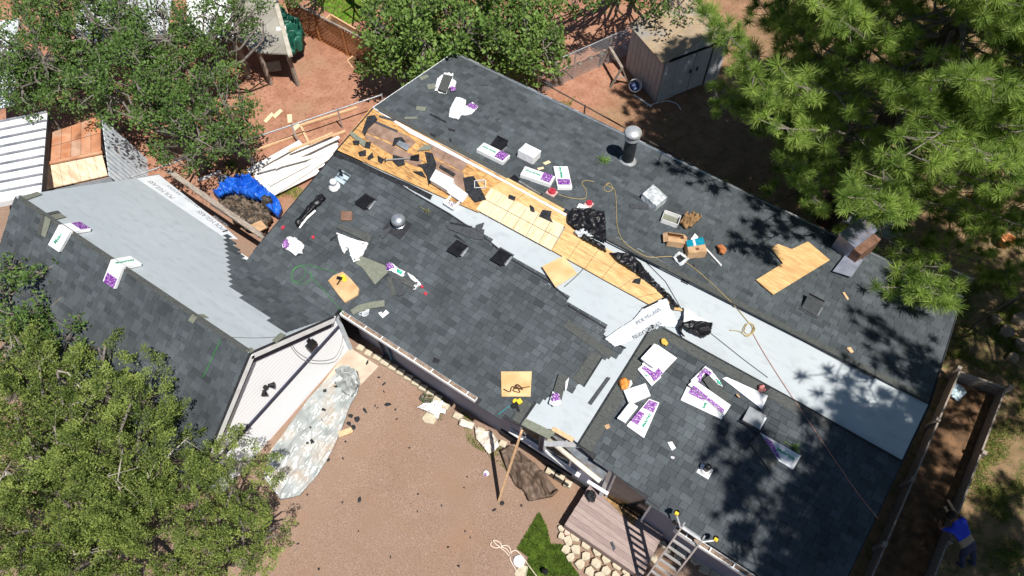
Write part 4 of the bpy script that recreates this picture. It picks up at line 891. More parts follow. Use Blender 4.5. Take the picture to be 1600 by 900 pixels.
def ribbed_roof():
    T = level(2.4); a, b, c, d = T.at(-40, 199), T.at(74, 176), T.at(64, 303), T.at(-40, 322); o = thing('ribbed_roof_shelter', 'shelter with bright white ribbed metal roof at the left edge', 'shelter', ((a+c)/2)*V(1, 1, 0)); n = 9
    for i in range(n):
        q = [a+(d-a)*i/n, b+(c-b)*i/n, b+(c-b)*(i+.97)/n, a+(d-a)*(i+.97)/n]; obj('roof_panel', MB().prism([p-V(0, 0, .02) for p in q], V(0, 0, .02)), WHT, o)
        obj('rib', MB().bar(q[0]+V(0, 0, .03), q[1]+V(0, 0, .03), .045, .05), mat('rib_shadow_grey', (.16, .17, .2), (.3, .31, .34), scale=3), o)  # rib colour darkened to stand in for the shadow lines between panels
    for p in (b, c): obj('post', MB().bar(V(p[0]-.1, p[1], .1), p-V(.1, 0, .05), .09, .09, V(0, 1, 0)), WOODG, o)
    obj('fascia', MB().bar(d-V(0, 0, .1), c-V(0, 0, .1), .03, .18), WHT, o); obj('edge_beam', MB().bar(b-V(0, 0, .1), c-V(0, 0, .1), .05, .18), TRIM, o)
ribbed_roof()
def flat_shelter(name, px, z, label, m, posts=((0, 0), (1, 0), (1, 1), (0, 1)), cat='shelter'):
    T = level(z); q = [T.at(*c) for c in px]; o = thing(name, label, cat, (sum(q)/len(q))*V(1, 1, 0)); obj('roof', MB().prism(q, V(0, 0, .05)), m, o)
    for p in q: c = sum(q)/len(q); p2 = c+(p-c)*.93; obj('post', MB().bar(V(p2[0], p2[1], 0), p2, .1, .1, V(0, 1, 0)), WOODG, o)
    return o
flat_shelter('white_shelter', [(292, -25), (362, -25), (366, 62), (294, 58)], 2.0, 'white flat roofed shelter behind the oaks', WHT)
flat_shelter('grey_shelter', [(-30, 40), (30, 30), (24, 165), (-30, 180)], 2.0, 'pale roofed frame shelter at the far left edge', mat('pale_frame_roof', (.5, .55, .57), (.66, .69, .7), scale=2, rough=.5))
flat_shelter('dark_lean_to', [(120, 5), (270, -5), (262, 60), (118, 70)], 1.8, 'grey corrugated lean-to under the oaks', mat('grey_corr', (.4, .42, .44), (.56, .57, .58), scale=2, rough=.5))
gh = flat_shelter('tarp_canopy', [(372, -30), (424, -30), (452, 86), (404, 84), (366, 62)], 1.7, 'canopy with grey tan tarp roof and wooden frame', mat('grey_tan_tarp', (.26, .24, .20), (.36, .34, .29), scale=1.5, rough=.6, bump=.2), cat='canopy')
obj('frame_board', MB().bar(level(1.8).at(422, -30), level(1.8).at(454, 88), .14, .06), mat('pale_frame_board', (.42, .38, .31), (.52, .48, .4), scale=5), gh)
obj('frame_board', MB().bar(level(1.75).at(432, 46), level(1.75).at(447, 44), .16, .05), WHT, gh)
o = crumple('green_tarp', G, [(440, 18), (452, 40), (462, 55), (476, 62), (484, 74), (480, 92), (466, 104), (446, 100), (438, 96), (452, 84), (446, 60)], GRNT, amp=.45, freq=2.2, lift=.05, sub=6, seed=5, dome=.5, sharp=True); tag(o, 'dark green tarp draped down the end of the canopy', 'tarp')
tag(slab('plywood_scrap', G, [(408, 100), (437, 96), (440, 110), (412, 114)], OSBL, .03, .02), 'pale plywood piece lying in front of the canopy', 'plywood')
for i, (q, l) in enumerate((([(449, 180), (456, 179), (457, 192), (450, 193)], 'small upright plank scrap on the red dirt'), ([(426, 182), (438, 171), (442, 174), (430, 186)], 'slanting plank scrap on the red dirt'), ([(456, 200), (466, 193), (470, 197), (460, 206)], 'square board scrap by the pipe rail post'), ([(412, 190), (425, 176), (428, 180), (416, 193)], 'narrow board scrap under the oak edge'))):
    tag(slab('board_scrap', G, q, OSBL, .03, .01), l, 'board')
for A, B, l in (((392, 238), (472, 208), 'long pale timber rail on the ground beside the pipe fence'), ((470, 196), (558, 168), 'pale timber rail edging the bare bed below the pipe fence'), ((470, 197), (484, 227), 'short timber crosspiece at the end of the bare bed'), ((483, 226), (540, 205), 'lower timber edging of the bare bed'), ((310, 282), (345, 268), 'thin white batten on the dirt behind the garage')):
    tag(obj('timber_rail', MB().bar(G.at(*A, .05), G.at(*B, .05), .07, .07), WOODR if 'white' not in l else WHT), l, 'timber')
# stack of white siding boards
PL = [((394, 262), (520, 216), .24), ((396, 270), (527, 221), .24), ((398, 277), (528, 228), .26), ((404, 284), (522, 236), .24), ((410, 290), (514, 246), .24), ((416, 297), (506, 254), .24), ((424, 303), (498, 266), .22), ((388, 268), (470, 222), .2), ((430, 300), (520, 240), .2), ((420, 288), (526, 232), .16), ((400, 268), (505, 240), .14), ((430, 262), (530, 214), .12)]
WB_ = mat('white_siding_board', (.70, .68, .65), (.80, .79, .77), scale=3, rough=.5, c3=(.62, .55, .48), s3=2)
for i, (A, B, w_) in enumerate(PL):
    a, b = G.at(*A, .04+.022*i), G.at(*B, .04+.022*i+.02*(i % 3)); tag(obj('siding_board', MB().bar(a, b, w_, .018), WB_), 'white siding board in the fanned pile beside the house end', 'board', 'pile of white siding boards')
tag(obj('yellow_batten', MB().bar(G.at(452, 236, .36), G.at(520, 208, .36), .07, .04), WOODR), 'raw yellow batten on top of the white board pile', 'batten')
# tarp and rubbish in the corner between garage and house
o = crumple('blue_tarp', G, [(336, 306), (350, 293), (372, 296), (398, 291), (408, 302), (424, 315), (440, 322), (444, 334), (438, 346), (426, 340), (414, 330), (396, 326), (380, 320), (362, 318), (348, 320)], BLUE, amp=.4, freq=2.4, lift=.05, sub=6, seed=12, dome=.35, sharp=True); tag(o, 'crumpled bright blue tarp over the rubbish heap', 'tarp')
o = crumple('rubbish_heap', G, [(345, 322), (380, 318), (420, 335), (430, 350), (415, 372), (390, 368), (365, 345)], mat('debris', (.04, .035, .03), (.20, .15, .11), scale=9, bump=.8, bscale=20, lo=.4, hi=.6), amp=.35, freq=4, lift=.02, sub=6, seed=14, dome=.25, sharp=True); tag(o, 'heap of torn off roofing and rubbish beside the garage', 'rubbish heap')
for i, (q, l) in enumerate((([(392, 352), (408, 345), (418, 356), (402, 364)], 'brown cardboard flap on the rubbish heap'), ([(360, 338), (372, 334), (380, 346), (366, 350)], 'folded brown cardboard beside the blue tarp'))): tag(slab('cardboard_piece', G, q, CARD, .03, .5), l, 'cardboard')
o = crumple('black_sack', G, [(416, 322), (428, 320), (434, 332), (428, 342), (418, 338)], mat('brown_black_sack', (.03, .025, .02), (.07, .06, .05), scale=6, rough=.4, bump=.4), amp=.1, freq=7, lift=.3, sub=5, seed=4, dome=.35); tag(o, 'dark sack sitting on the blue tarp', 'sack')
o = crumple('grey_sack', G, [(352, 290), (362, 284), (366, 300), (358, 308), (350, 302)], mat('grey_sack_cloth', (.10, .11, .13), (.18, .19, .21), scale=6, bump=.4), amp=.1, freq=7, lift=.2, sub=5, seed=5, dome=.4); tag(o, 'grey sack leaning at the end of the blue tarp', 'sack')
tag(obj('old_plank', MB().bar(level(2.0).at(262, 266), level(1.6).at(408, 368), .14, .05), WOODG), 'long weathered plank along the garage back eave', 'plank')
tag(obj('old_plank', MB().bar(level(1.7).at(330, 318), level(1.6).at(412, 372), .09, .05), WOODG), 'shorter weathered plank beside the rubbish heap', 'plank')
o = crumple('orange_tarp', G, [(186, 236), (198, 236), (206, 250), (204, 268), (196, 262), (188, 250)], mat('orange_sheet', (.65, .26, .01), (.8, .38, .02), rough=.6), amp=.1, freq=5, lift=.5, sub=4, seed=6); tag(o, 'orange tarp wedged behind the corrugated shed side', 'tarp')
tag(slab('pale_panel', level(.9), [(1322, 347), (1352, 306), (1412, 322), (1412, 366), (1388, 374)], mat('pale_blue_panel', (.40, .47, .48), (.58, .64, .64), scale=2, rough=.35, c3=(.3, .36, .38), s3=3), .05, 0), 'pale blue grey panel lying under the big pine', 'panel')
tag(slab('brick_block', level(.95), [(1338, 346), (1344, 341), (1362, 351), (1356, 358)], mat('brown_block', (.16, .09, .06), (.3, .18, .12), scale=6), .12, .03), 'brown block resting on the pale panel', 'block')
for i, (x, y) in enumerate(((1567, 383), (1502, 338), (1512, 322))):
    tag(obj('terracotta_pot', MB().lathe(G.at(x, y), (0, 0, 1), [(.13, 0), (.19, .26), (.21, .26), (.21, .31), (.17, .31), (.15, .2)], 16), mat('terracotta', (.50, .20, .08), (.62, .28, .12), scale=6, rough=.8)), ['orange terracotta pot at the right edge under the pine', 'orange terracotta pot nearer the house under the pine', 'terracotta pot behind the other pots under the pine'][i], 'pot')
for i, (x, y, r) in enumerate(((1590, 500, .3), (1570, 520, .25), (1595, 540, .28), (1552, 500, .2), (1580, 560, .2))):
    o = flagstone(x, y, r*.75, 70+i, mat('brown_rock', (.2, .15, .1), (.34, .26, .18), scale=6, bump=.5), 1, .15); tag(o, 'rough tan boulder at the right edge of the yard', 'rock', 'rocks at the right edge')
# dark scraps of torn roofing over the yard
rs_ = random.Random(21)
def scrap(pl, px, py, s, m, seed, h=.008, lift=.008, ratio=None):
    r = random.Random(seed); c = pl.at(px, py, lift); a0 = r.random()*6; n = r.choice((4, 5, 6)); e = ratio or r.uniform(.35, 1.0); P = []
    ca, sa = math.cos(a0), math.sin(a0)
    for i in range(n):
        t = 6.283*i/n+r.uniform(-.3, .3); u, v = math.cos(t)*s*r.uniform(.7, 1.2), math.sin(t)*s*e*r.uniform(.7, 1.2); P.append(c+pl.e1*(u*ca-v*sa)+pl.e2*(u*sa+v*ca))
    mb = MB().prism(P, pl.n*h); return obj('felt_scrap', mb, m)
YS = [(574, 566, 9), (612, 548, 4), (597, 565, 4), (600, 600, 7), (553, 604, 5), (606, 632, 9), (618, 640, 5), (586, 634, 4), (590, 637, 4), (570, 641, 9), (548, 650, 9), (558, 655, 9), (545, 662, 8), (552, 668, 7), (511, 718, 9), (536, 716, 4), (562, 780, 10), (480, 773, 3), (535, 785, 3), (465, 850, 4), (498, 889, 4), (653, 772, 3), (652, 799, 3), (785, 786, 7), (772, 797, 6), (735, 840, 3), (727, 830, 3), (700, 855, 4), (730, 745, 3), (725, 762, 3), (717, 885, 4), (508, 610, 8), (525, 604, 8), (506, 640, 7), (503, 656, 5), (485, 668, 4), (487, 690, 7), (470, 740, 8), (480, 692, 4), (620, 655, 5), (600, 612, 4), (592, 590, 4), (540, 690, 4), (640, 700, 3), (690, 790, 3), (560, 830, 3), (610, 870, 4), (815, 790, 4)]
for i, (x, y, r) in enumerate(YS): tag(scrap(G, x, y, r/100, BLK, i, lift=.02 if x > 560 or y > 700 else .1), 'torn black roofing scrap lying in the front yard', 'scrap', 'roofing scraps in the yard')
tag(slab('wood_block', G, [(528, 676), (550, 668), (552, 676), (530, 684)], WOODR, .05, .01), 'pale wood block on the gravel below the plastic sheeting', 'wood block')
o = crumple('torn_wrapper', G, [(756, 736), (761, 734), (764, 741), (760, 745), (755, 742)], WRAP, amp=.03, freq=9, lift=.01, sub=2, seed=2); tag(o, 'small purple and white wrapper scrap on the gravel', 'wrapper'); slab('printed_panel', G, [(756, 740), (760, 739), (761, 744), (757, 744)], PURP, .004, .045, o)
# ------------------------------------------------------------------ loose things on the roofs
LET = mat('green_lettering', c8(10, 160, 120)); LETW = mat('white_lettering', (.8, .76, .82))
def bundle(pl, quad, h, label, prints=(), texts=(), m=WRAP, lift=.015, name='shingle_bundle', cat='shingle bundle', sag=.0, group=None, seed=0):
    rs = random.Random(seed+int(quad[0][0])); Q = [pl.at(*q, lift) for q in quad]; c = sum(Q)/4; n = pl.n
    if np.cross(Q[1]-Q[0], Q[2]-Q[0])@n < 0: Q = [Q[1], Q[0], Q[3], Q[2]]; fl = True
    else: fl = False
    ns, ntt = 7, 4; ins = .02
    def P(s, t, hh): return (Q[0]*(1-s)+Q[1]*s)*(1-t)+(Q[3]*(1-s)+Q[2]*s)*t + n*hh
    mb = MB(); idx = {}; lw = np.linalg.norm(Q[1]-Q[0]); ww = np.linalg.norm(Q[2]-Q[1])
    for i in range(ns):
        for j in range(ntt):
            s, t = i/(ns-1), j/(ntt-1); e = min(s*lw, (1-s)*lw, t*ww, (1-t)*ww); hh = h*(.86 if e < .001 else 1.0)+rs.uniform(-.008, .008)*(e > .001)
            idx[i, j] = len(mb.v); mb.v.append(tuple(P(s, t, hh)))
    for i in range(ns-1):
        for j in range(ntt-1): mb.f.append((idx[i, j], idx[i+1, j], idx[i+1, j+1], idx[i, j+1]))
    ring = [(i, 0) for i in range(ns-1)]+[(ns-1, j) for j in range(ntt-1)]+[(i, ntt-1) for i in range(ns-1, 0, -1)]+[(0, j) for j in range(ntt-1, 0, -1)]
    b0 = len(mb.v)
    for i, j in ring: mb.v.append(tuple(P(i/(ns-1), j/(ntt-1), 0)))
    k = len(ring)
    for a in range(k): b = (a+1) % k; mb.f.append((b0+a, b0+b, idx[ring[b]], idx[ring[a]]))
    mb.f.append(tuple(b0+a for a in range(k))[::-1])
    o = tag(obj(name, mb, m), label, cat, group); tt = (lambda t: t)
    for pm, s0, s1, t0, t1 in prints:
        if fl: s0, s1 = 1-s1, 1-s0
        obj('printed_panel', MB().prism([P(a, b, h+.012) for a, b in ((s0, t0), (s1, t0), (s1, t1), (s0, t1))], n*.003), pm, o)
    for body, s, t, wd, fs in texts:
        if fl: s, fs = 1-s, -fs
        xd = (P(.6, t, 0)-P(.4, t, 0))*fs; lettering(body, P(s, t, h+.018), xd, n, wd*lw, LET, o, height=min(.085, ww*.3))
    return o
def wrapper(pl, px, label, seed, prints=(), amp=.05, m=WRAP, name='torn_wrapper', cat='wrapper', lift=.02):
    o = crumple(name, pl, px, m, amp=amp, freq=7, lift=lift, sub=5, seed=seed, sharp=True, edge=.5); tag(o, label, cat)
    for q, pm in prints: crumple('printed_panel', pl, q, pm, amp=amp*.6, freq=7, lift=lift+amp*.75, sub=3, seed=seed, parent=o, sharp=True, solid=.002)
    return o
MK = 'Malarkey'
# back slope
b_ = wrapper(BS, [(683, 125), (694, 116), (708, 117), (707, 126), (713, 130), (711, 137), (700, 140), (697, 149), (686, 147), (679, 143)], 'torn white wrapper under a dark shingle stack near the far ridge end', 1, [([(702, 139), (711, 138), (712, 144), (705, 146)], PURP)])
for i in range(2): tag(slab('shingle_stack', BS, [(684, 142-i), (693, 118-i), (707, 121-i), (697, 146-i)], SHE, .03, .07+.034*i), ['bottom shingle of the stack on the torn white wrapper', 'top shingle of the stack on the torn white wrapper'][i], 'shingle piece')
wrapper(BS, [(713, 153), (728, 157), (727, 168), (738, 161), (747, 168), (737, 180), (720, 182), (716, 188), (701, 184), (703, 171), (707, 163)], 'flat torn white wrapper with purple corner on the back slope', 2, [([(728, 167), (736, 162), (747, 168), (741, 174)], PURP)], amp=.03)
bundle(BS, [(746, 233), (754, 228), (797, 246), (789, 262)][:4], .11, 'wrapped shingle bundle lying just below the black vent', [(PURP, .02, .98, .68, .97)], ()) if False else None
def B4(pl, A, B, wd, h, label, **k):
    """bundle by its long centre line A-B in the photograph and its width"""
    a, b = pl.at(*A), pl.at(*B); s = np.cross(pl.n, unit(b-a))*wd/2; return bundle_w(pl, [a-s, b-s, b+s, a+s], h, label, **k)
def bundle_w(pl, W4, h, label, **k):
    return bundle(pl, [project(q) for q in W4], h, label, **k)
B4(BS, (750, 233), (791, 253), .34, .12, 'white shingle bundle with purple end just below the black vent', prints=[(PURP, .64, .97, .08, .92)], texts=[(MK, .34, .5, .5, -1)])
B4(BS, (814, 240), (838, 252), .36, .26, 'plain white wrapped bundle standing alone on the back slope')
B4(BS, (816, 271), (863, 287), .34, .12, 'white bundle with purple end beside the upright bundle', prints=[(PURP, .64, .95, .1, .92)], texts=[(MK, .33, .5, .5, -1)])
B4(BS, (875, 264), (882, 297), .36, .1, 'white bundle pointing up the slope with purple lower end', prints=[(PURP, .64, .9, .08, .92)], texts=[(MK, .33, .4, .52, -1)])
for q, l in (([(848, 255), (857, 251), (861, 254), (852, 258)], 'upper of two small tan plywood scraps'), ([(839, 263), (849, 261), (850, 264), (841, 266)], 'lower of two small tan plywood scraps')): tag(slab('plywood_scrap', BS, q, OSBL, .012, .02), l, 'plywood')
def reel(pl, px, py, label, m=RED, r=.09):
    c = pl.at(px, py, .02); o = thing('nail_coil_box', label, 'nail coil', c); obj('tray', MB().box(c+pl.n*.02, pl.e1*r*1.3, pl.e2*r*1.2, pl.n*.015), mat('pink_card', (.6, .35, .33), (.7, .45, .42)), o); obj('coil', MB().lathe(c+pl.n*.035, pl.n, [(r, 0), (r, .06), (r*.4, .06), (r*.4, .02)], 14), m, o)
reel(BS, 862, 302, 'red nail coil on a tray beside the bundles'); reel(BS, 920, 320, 'red nail coil beside the black plastic', RED, .07)
tag(slab('paper_card', BS, [(898, 330), (905, 318), (922, 324), (917, 336)], WRAP, .01, .02), 'white card with green print next to the black plastic', 'card'); lettering(MK, BS.at(909, 327, .035), BS.at(914, 331)-BS.at(904, 323), BS.n, .18, LET, bpy.data.objects['paper_card'])
def spade(pl, A, B, label, h=.05):
    a, b = pl.at(*A, h), pl.at(*B, h); d = unit(b-a); s = np.cross(pl.n, d); o = thing('roofing_spade', label, 'spade', a); obj('handle', MB().tube([a+d*.22, b], .017, 8), mat('grey_handle', (.2, .2, .2), (.3, .3, .3), rough=.5), o); obj('blade', MB().prism([a-s*.1, a+s*.1, a+d*.22+s*.05, a+d*.22-s*.05], pl.n*.012), BLKM, o); obj('grip', MB().tube([b-s*.06, b+s*.06], .016, 6), BLKM, o)
spade(FS, (655, 246), (602, 250), 'roofing spade lying across the bare orange boards', .12); spade(BS, (800, 276), (845, 304), 'dark roofing spade lying along the ridge by the bundles', .04)
def sprig(pl, px, py, label, seed, n=60, r=.16, m=None):
    rs = np.random.RandomState(seed); c = pl.at(px, py, .03); o = MB()
    for i in range(n): d = unit(rs.normal(0, 1, 3)*V(1, 1, .4)); o.tube([c+d*.02, c+d*r*rs.uniform(.6, 1.2)+pl.n*.03], .004, 3, cap=False)
    o.tube([c, c-pl.e1*.25+pl.n*.01], .008, 5); q = obj('pine_sprig', o, m or mat('sprig_green', (.08, .18, .02), (.2, .34, .06), scale=20)); tag(q, label, 'sprig'); return q
sprig(BS, 944, 251, 'green pine sprig fallen below the flue pipe', 1); sprig(FS, 1243, 700, 'small green sprig beside the last wrapper', 2, 40, .1); sprig(FS, 668, 330, 'small dry sprig lying near the dome vent', 3, 30, .08, mat('dry_sprig', (.12, .09, .05), (.3, .3, .1), scale=20))
def hose(pl, px, r, m, label, name='air_hose', cat='hose', lift=.03):
    tag(obj(name, MB().tube(spline([pl.at(*q, lift) for q in px]), r, 6), m, smooth=True), label, cat)
YH = mat('yellow_hose', (.38, .28, .11), (.50, .38, .17), rough=.5); GH = mat('green_hose', (.03, .20, .04), (.06, .3, .06), rough=.5); RH = mat('thin_red_line', (.5, .2, .16), (.62, .32, .25), rough=.6); BH = mat('dark_cord', (.05, .06, .07), (.1, .11, .12), rough=.5); THH = mat('teal_hose', (.02, .22, .25), (.04, .3, .34), rough=.5)
hose(BS, [(872, 304), (890, 309), (908, 311), (916, 308), (915, 296), (909, 286), (916, 282), (928, 284)], .0075, YH, 'yellow air hose looping from the red nail coil')
hose(BS, [(914, 312), (918, 320)], .0075, YH, 'short end of yellow hose at the second nail coil')
hose(BS, [(952, 286), (944, 292), (945, 298), (953, 299), (957, 293), (952, 286), (947, 289), (958, 294), (962, 305), (963, 330), (964, 350), (968, 366), (977, 380), (1000, 396), (1018, 402), (1052, 401), (1075, 412), (1100, 432), (1125, 455), (1150, 480)], .0075, YH, 'long yellow air hose running down the back slope')
hose(FS, [(1152, 482), (1165, 498), (1176, 512), (1170, 524), (1160, 520), (1166, 506), (1178, 508), (1174, 522), (1163, 518), (1170, 504), (1180, 514), (1168, 526), (1156, 518), (1140, 516)], .0075, YH, 'coil of yellow hose lying on the grey underlayment')
hose(FS, [(1176, 520), (1190, 545), (1215, 585), (1248, 635), (1275, 675), (1300, 712), (1340, 770), (1372, 810)], .006, RH, 'thin red line running down the right end of the roof', 'safety_line', 'rope')
hose(FS, [(903, 372), (915, 385), (917, 400), (914, 416), (900, 432), (882, 448)], .009, BH, 'dark cord curving over the bare plywood')
hose(FS, [(536, 436), (520, 424), (495, 418), (480, 414), (463, 418), (456, 430), (460, 440), (472, 436), (478, 424), (470, 415), (458, 422), (457, 438), (470, 444), (486, 436), (484, 424), (490, 436), (505, 452), (520, 470), (537, 490)], .006, GH, 'green air hose coiled on the shingles near the garage valley')
hose(GB, [(345, 530), (362, 527), (400, 528), (440, 526)], .005, BH, 'dark chalk line across the garage underlayment', 'chalk_line', 'cord', .02)
hose(GL, [(345, 532), (338, 545), (330, 562), (322, 580), (316, 590)], .008, GH, 'green hose hanging over the garage ridge')
hose(FS, [(778, 648), (788, 640), (800, 632)], .009, THH, 'teal hose leading to the yellow nail gun by the plywood square')
# black plastic on the ridge
o = crumple('black_plastic_sheet', FS, [(886, 340), (896, 331), (925, 331), (944, 334), (946, 358), (947, 382), (930, 374), (914, 368), (900, 362), (888, 352)], PLAS, amp=.12, freq=2.4, lift=.1, sub=6, seed=3, sharp=True, edge=.6); tag(o, 'crumpled black plastic heaped over the ridge', 'plastic sheet')
o = crumple('silver_plastic', FS, [(896, 366), (912, 362), (932, 372), (922, 374), (905, 374)], CLRW, amp=.1, freq=9, lift=.1, sub=4, seed=4, sharp=True); tag(o, 'silver wrapper bunched below the black plastic', 'wrapper')
o = crumple('black_plastic_strip', FS, [(912, 370), (945, 388), (948, 398), (930, 388), (908, 376)], PLAS, amp=.12, freq=2.4, lift=.1, sub=4, seed=5, sharp=True); tag(o, 'black plastic strip lying along the plywood edge', 'plastic sheet')
o = crumple('black_plastic_strip', FS, [(952, 398), (980, 400), (1000, 413), (1012, 430), (1040, 458), (1062, 484), (1055, 482), (1020, 450), (990, 428), (965, 412)], PLAS, amp=.12, freq=2.4, lift=.09, sub=5, seed=6, sharp=True); tag(o, 'long black plastic strip under the peeled underlayment', 'plastic sheet')
o = crumple('black_plastic_bag', FS, [(1062, 508), (1080, 504), (1112, 507), (1110, 522), (1098, 530), (1076, 520)], PLAS, amp=.12, freq=2.4, lift=.06, sub=6, seed=7, sharp=True); tag(o, 'shiny black plastic bunch at the plywood end', 'plastic sheet')
o = crumple('black_plastic_strip', FS, [(1058, 512), (1066, 498), (1070, 484), (1066, 508), (1064, 520), (1070, 530), (1060, 522)], PLAS, amp=.12, freq=2.4, lift=.08, sub=4, seed=8, sharp=True); tag(o, 'black plastic tail between plywood end and shiny bunch', 'plastic sheet')
o = crumple('loose_underlayment', FS, [(1068, 482), (1090, 496), (1110, 506), (1080, 506), (1066, 512)], UNL, amp=.1, freq=4, lift=.06, sub=5, seed=9); tag(o, 'raised flap of grey underlayment beside the shiny black plastic', 'underlayment')
o = crumple('printed_flap', FS, [(1006, 481), (1041, 466), (1048, 485), (1062, 512), (1040, 512), (1015, 509), (985, 535), (960, 543), (945, 530), (975, 510), (990, 500)], UNL, amp=.05, freq=3, lift=.05, sub=5, seed=10); tag(o, 'crinkled printed underlayment flap at the valley top', 'underlayment')
up_ = lambda x, y: FS.at(x, y, .125)
lettering('POLYGLASS', up_(1014, 494), FS.at(1040, 478)-FS.at(1000, 502), FS.n, .62, INK, o); lettering('POLYGLASS', up_(1012, 516), FS.at(1040, 500)-FS.at(1000, 522), FS.n, .7, INK, o)
tag(slab('felt_strip', FS, [(1005, 480), (1040, 463), (1041, 466), (1006, 483)], BLK, .01, .09), 'dark strip along the top of the printed flap', 'felt strip')
# things among the boxes at the back
bundle(BS, [(1001, 311), (1018, 296), (1040, 316), (1023, 330)], .2, 'white bundle in clear shiny wrap on the back slope', m=CLRW)
def open_box(pl, px, py, a, b, h, ang, m, label, flaps=True, inner=None):
    c = pl.at(px, py, .01); e1 = pl.e1*math.cos(ang)+pl.e2*math.sin(ang); e2 = np.cross(pl.n, e1); n = pl.n; o = thing('cardboard_box', label, 'box', c); w_ = MB(); t = .012
    for s in (-1, 1): obj('side', MB().box(c+e1*a*s+n*h/2, e1*t/2, e2*b, n*h/2), m, o); obj('side', MB().box(c+e2*b*s+n*h/2, e1*(a-t), e2*t/2, n*h/2), m, o)
    obj('base', MB().box(c+n*.01, e1*(a-t), e2*(b-t), n*.006), inner or m, o)
    if flaps:
        for s in (-1, 1): obj('flap', MB().prism([c+e1*a*s-e2*b+n*h, c+e1*a*s+e2*b+n*h, c+e1*(a*1.5)*s+e2*b*.95+n*(h-.06), c+e1*(a*1.5)*s-e2*b*.95+n*(h-.06)], n*.008), m, o); obj('flap', MB().prism([c+e2*b*s-e1*a+n*h, c+e2*b*s+e1*a+n*h, c+e2*b*.45*s+e1*a*.95+n*(h+.05), c+e2*b*.45*s-e1*a*.95+n*(h+.05)], n*.008), m, o)
    return o
open_box(BS, 1047, 345, .2, .17, .12, .2, WHT, 'open white tray with dull green inside', False, SHO)
open_box(BS, 1053, 379, .19, .15, .16, .5, CARD, 'open brown cardboard box with raised flaps')
o = crumple('paper_sack', BS, [(1060, 350), (1070, 340), (1086, 341), (1094, 345), (1080, 358), (1068, 360)], mat('brown_paper', (.22, .13, .06), (.34, .21, .1), scale=6, rough=.8), amp=.18, freq=6, lift=.03, sub=5, seed=3, sharp=True, dome=.08); tag(o, 'crumpled brown paper sack in the pine shade', 'sack')
def teal_box():
    q = [BS.at(*c, .01) for c in ((1072, 405), (1068, 386), (1094, 380), (1101, 402))]; o = thing('teal_box', 'teal and tan printed carton beside the open box', 'box', q[0]); n = BS.n
    obj('carton', MB().prism(q, n*.2), CARD, o); f = lambda s, t: (q[1]*(1-s)+q[2]*s)*(1-t)+(q[0]*(1-s)+q[3]*s)*t+n*.202
    obj('printed_panel', MB().prism([f(0, 0), f(1, 0), f(1, .5), f(0, .5)], n*.004), TEAL, o); obj('tape', MB().prism([f(.36, -.0), f(.5, -.0), f(.5, .5), f(.36, .5)], n*.008), CLRW, o); obj('label_mark', MB().prism([f(.42, .66), f(.6, .66), f(.6, .84), f(.42, .84)], n*.004), mat('brown_ink', (.16, .07, .04)), o)
teal_box()
tag(slab('white_card', BS, [(1079, 374), (1086, 365), (1091, 371), (1084, 379)], WRAP, .01, .05), 'small white card standing behind the teal carton', 'card')
tag(obj('white_tube', MB().tube([BS.at(1097, 382, .05), BS.at(1127, 415, .05)], .022, 8), WHT), 'long white cardboard tube beside the teal carton', 'tube')
o = crumple('silver_sheet', BS, [(1049, 404), (1060, 394), (1078, 404), (1064, 418)], CLRW, amp=.05, freq=8, lift=.03, sub=4, seed=6, sharp=True); tag(o, 'silver wrapped sheet with black middle in front of the teal carton', 'wrapper'); slab('dark_panel', BS, [(1056, 402), (1063, 398), (1071, 404), (1063, 410)], BLK, .01, .08, o)
o = crumple('orange_bag', BS, [(1118, 388), (1126, 385), (1134, 394), (1130, 401), (1122, 399)], mat('rust_cloth', (.35, .12, .04), (.5, .2, .08), scale=8), amp=.08, freq=9, lift=.03, sub=4, seed=7, dome=.08); tag(o, 'rust orange bag in the shade beyond the tube', 'bag')
o = slab('plywood_piece', BS, [(1181, 438), (1223, 412), (1204, 388), (1215, 382), (1237, 390), (1262, 378), (1296, 407), (1208, 461)], OSB, .02, .05); tag(o, 'large L shaped plywood piece lying on the back slope', 'plywood'); tag(slab('plywood_batten', BS, [(1316, 458), (1319, 457), (1326, 468), (1323, 469)], WOODR, .02, .02), 'thin wood stick in the pine shadow', 'stick')
tag(slab('wood_chip', BS, [(1322, 545), (1328, 543), (1333, 551), (1328, 552)], WOODR, .03, .02), 'small wood chip low on the back slope', 'wood chip')
for q, l in (([(983, 319), (1012, 323), (1014, 328), (985, 325)], 'long dark shingle strip near the clear wrapped bundle'), ([(1067, 432), (1078, 436), (1075, 445), (1064, 440)], 'dark shingle square on the ridge underlayment'), ([(1083, 412), (1092, 411), (1092, 418), (1086, 420)], 'dark scrap below the teal carton'), ([(940, 283), (947, 285), (946, 291), (938, 288)], 'dark shingle chip beside the hose loop')): tag(slab('shingle_piece', BS if 'ridge' not in l else FS, q, SHD, .012, .025), l, 'shingle piece')
for i, (q, m) in enumerate((([(655, 121), (668, 117), (670, 121), (658, 126)], SHO), ([(667, 132), (683, 131), (684, 138), (669, 140)], SHO), ([(651, 166), (666, 168), (664, 174), (650, 172)], SHO), ([(750, 130), (764, 132), (762, 135), (749, 133)], SHD), ([(672, 177), (698, 190), (697, 192), (671, 179)], BLK), ([(632, 183), (652, 183), (652, 186), (632, 186)], SHO), ([(774, 186), (781, 184), (782, 186), (775, 189)], SHD), ([(845, 192), (856, 198), (855, 201), (844, 195)], SHD), ([(700, 201), (712, 203), (710, 206), (701, 204)], BLK), ([(672, 207), (682, 213), (680, 216), (672, 211)], BLK), ([(704, 216), (706, 222), (703, 222), (702, 217)], BLK))):
    tag(slab('shingle_offcut', BS, q, m, .012, .022), 'shingle offcut lying near the far end of the back slope', 'offcut', 'offcuts on the back slope')
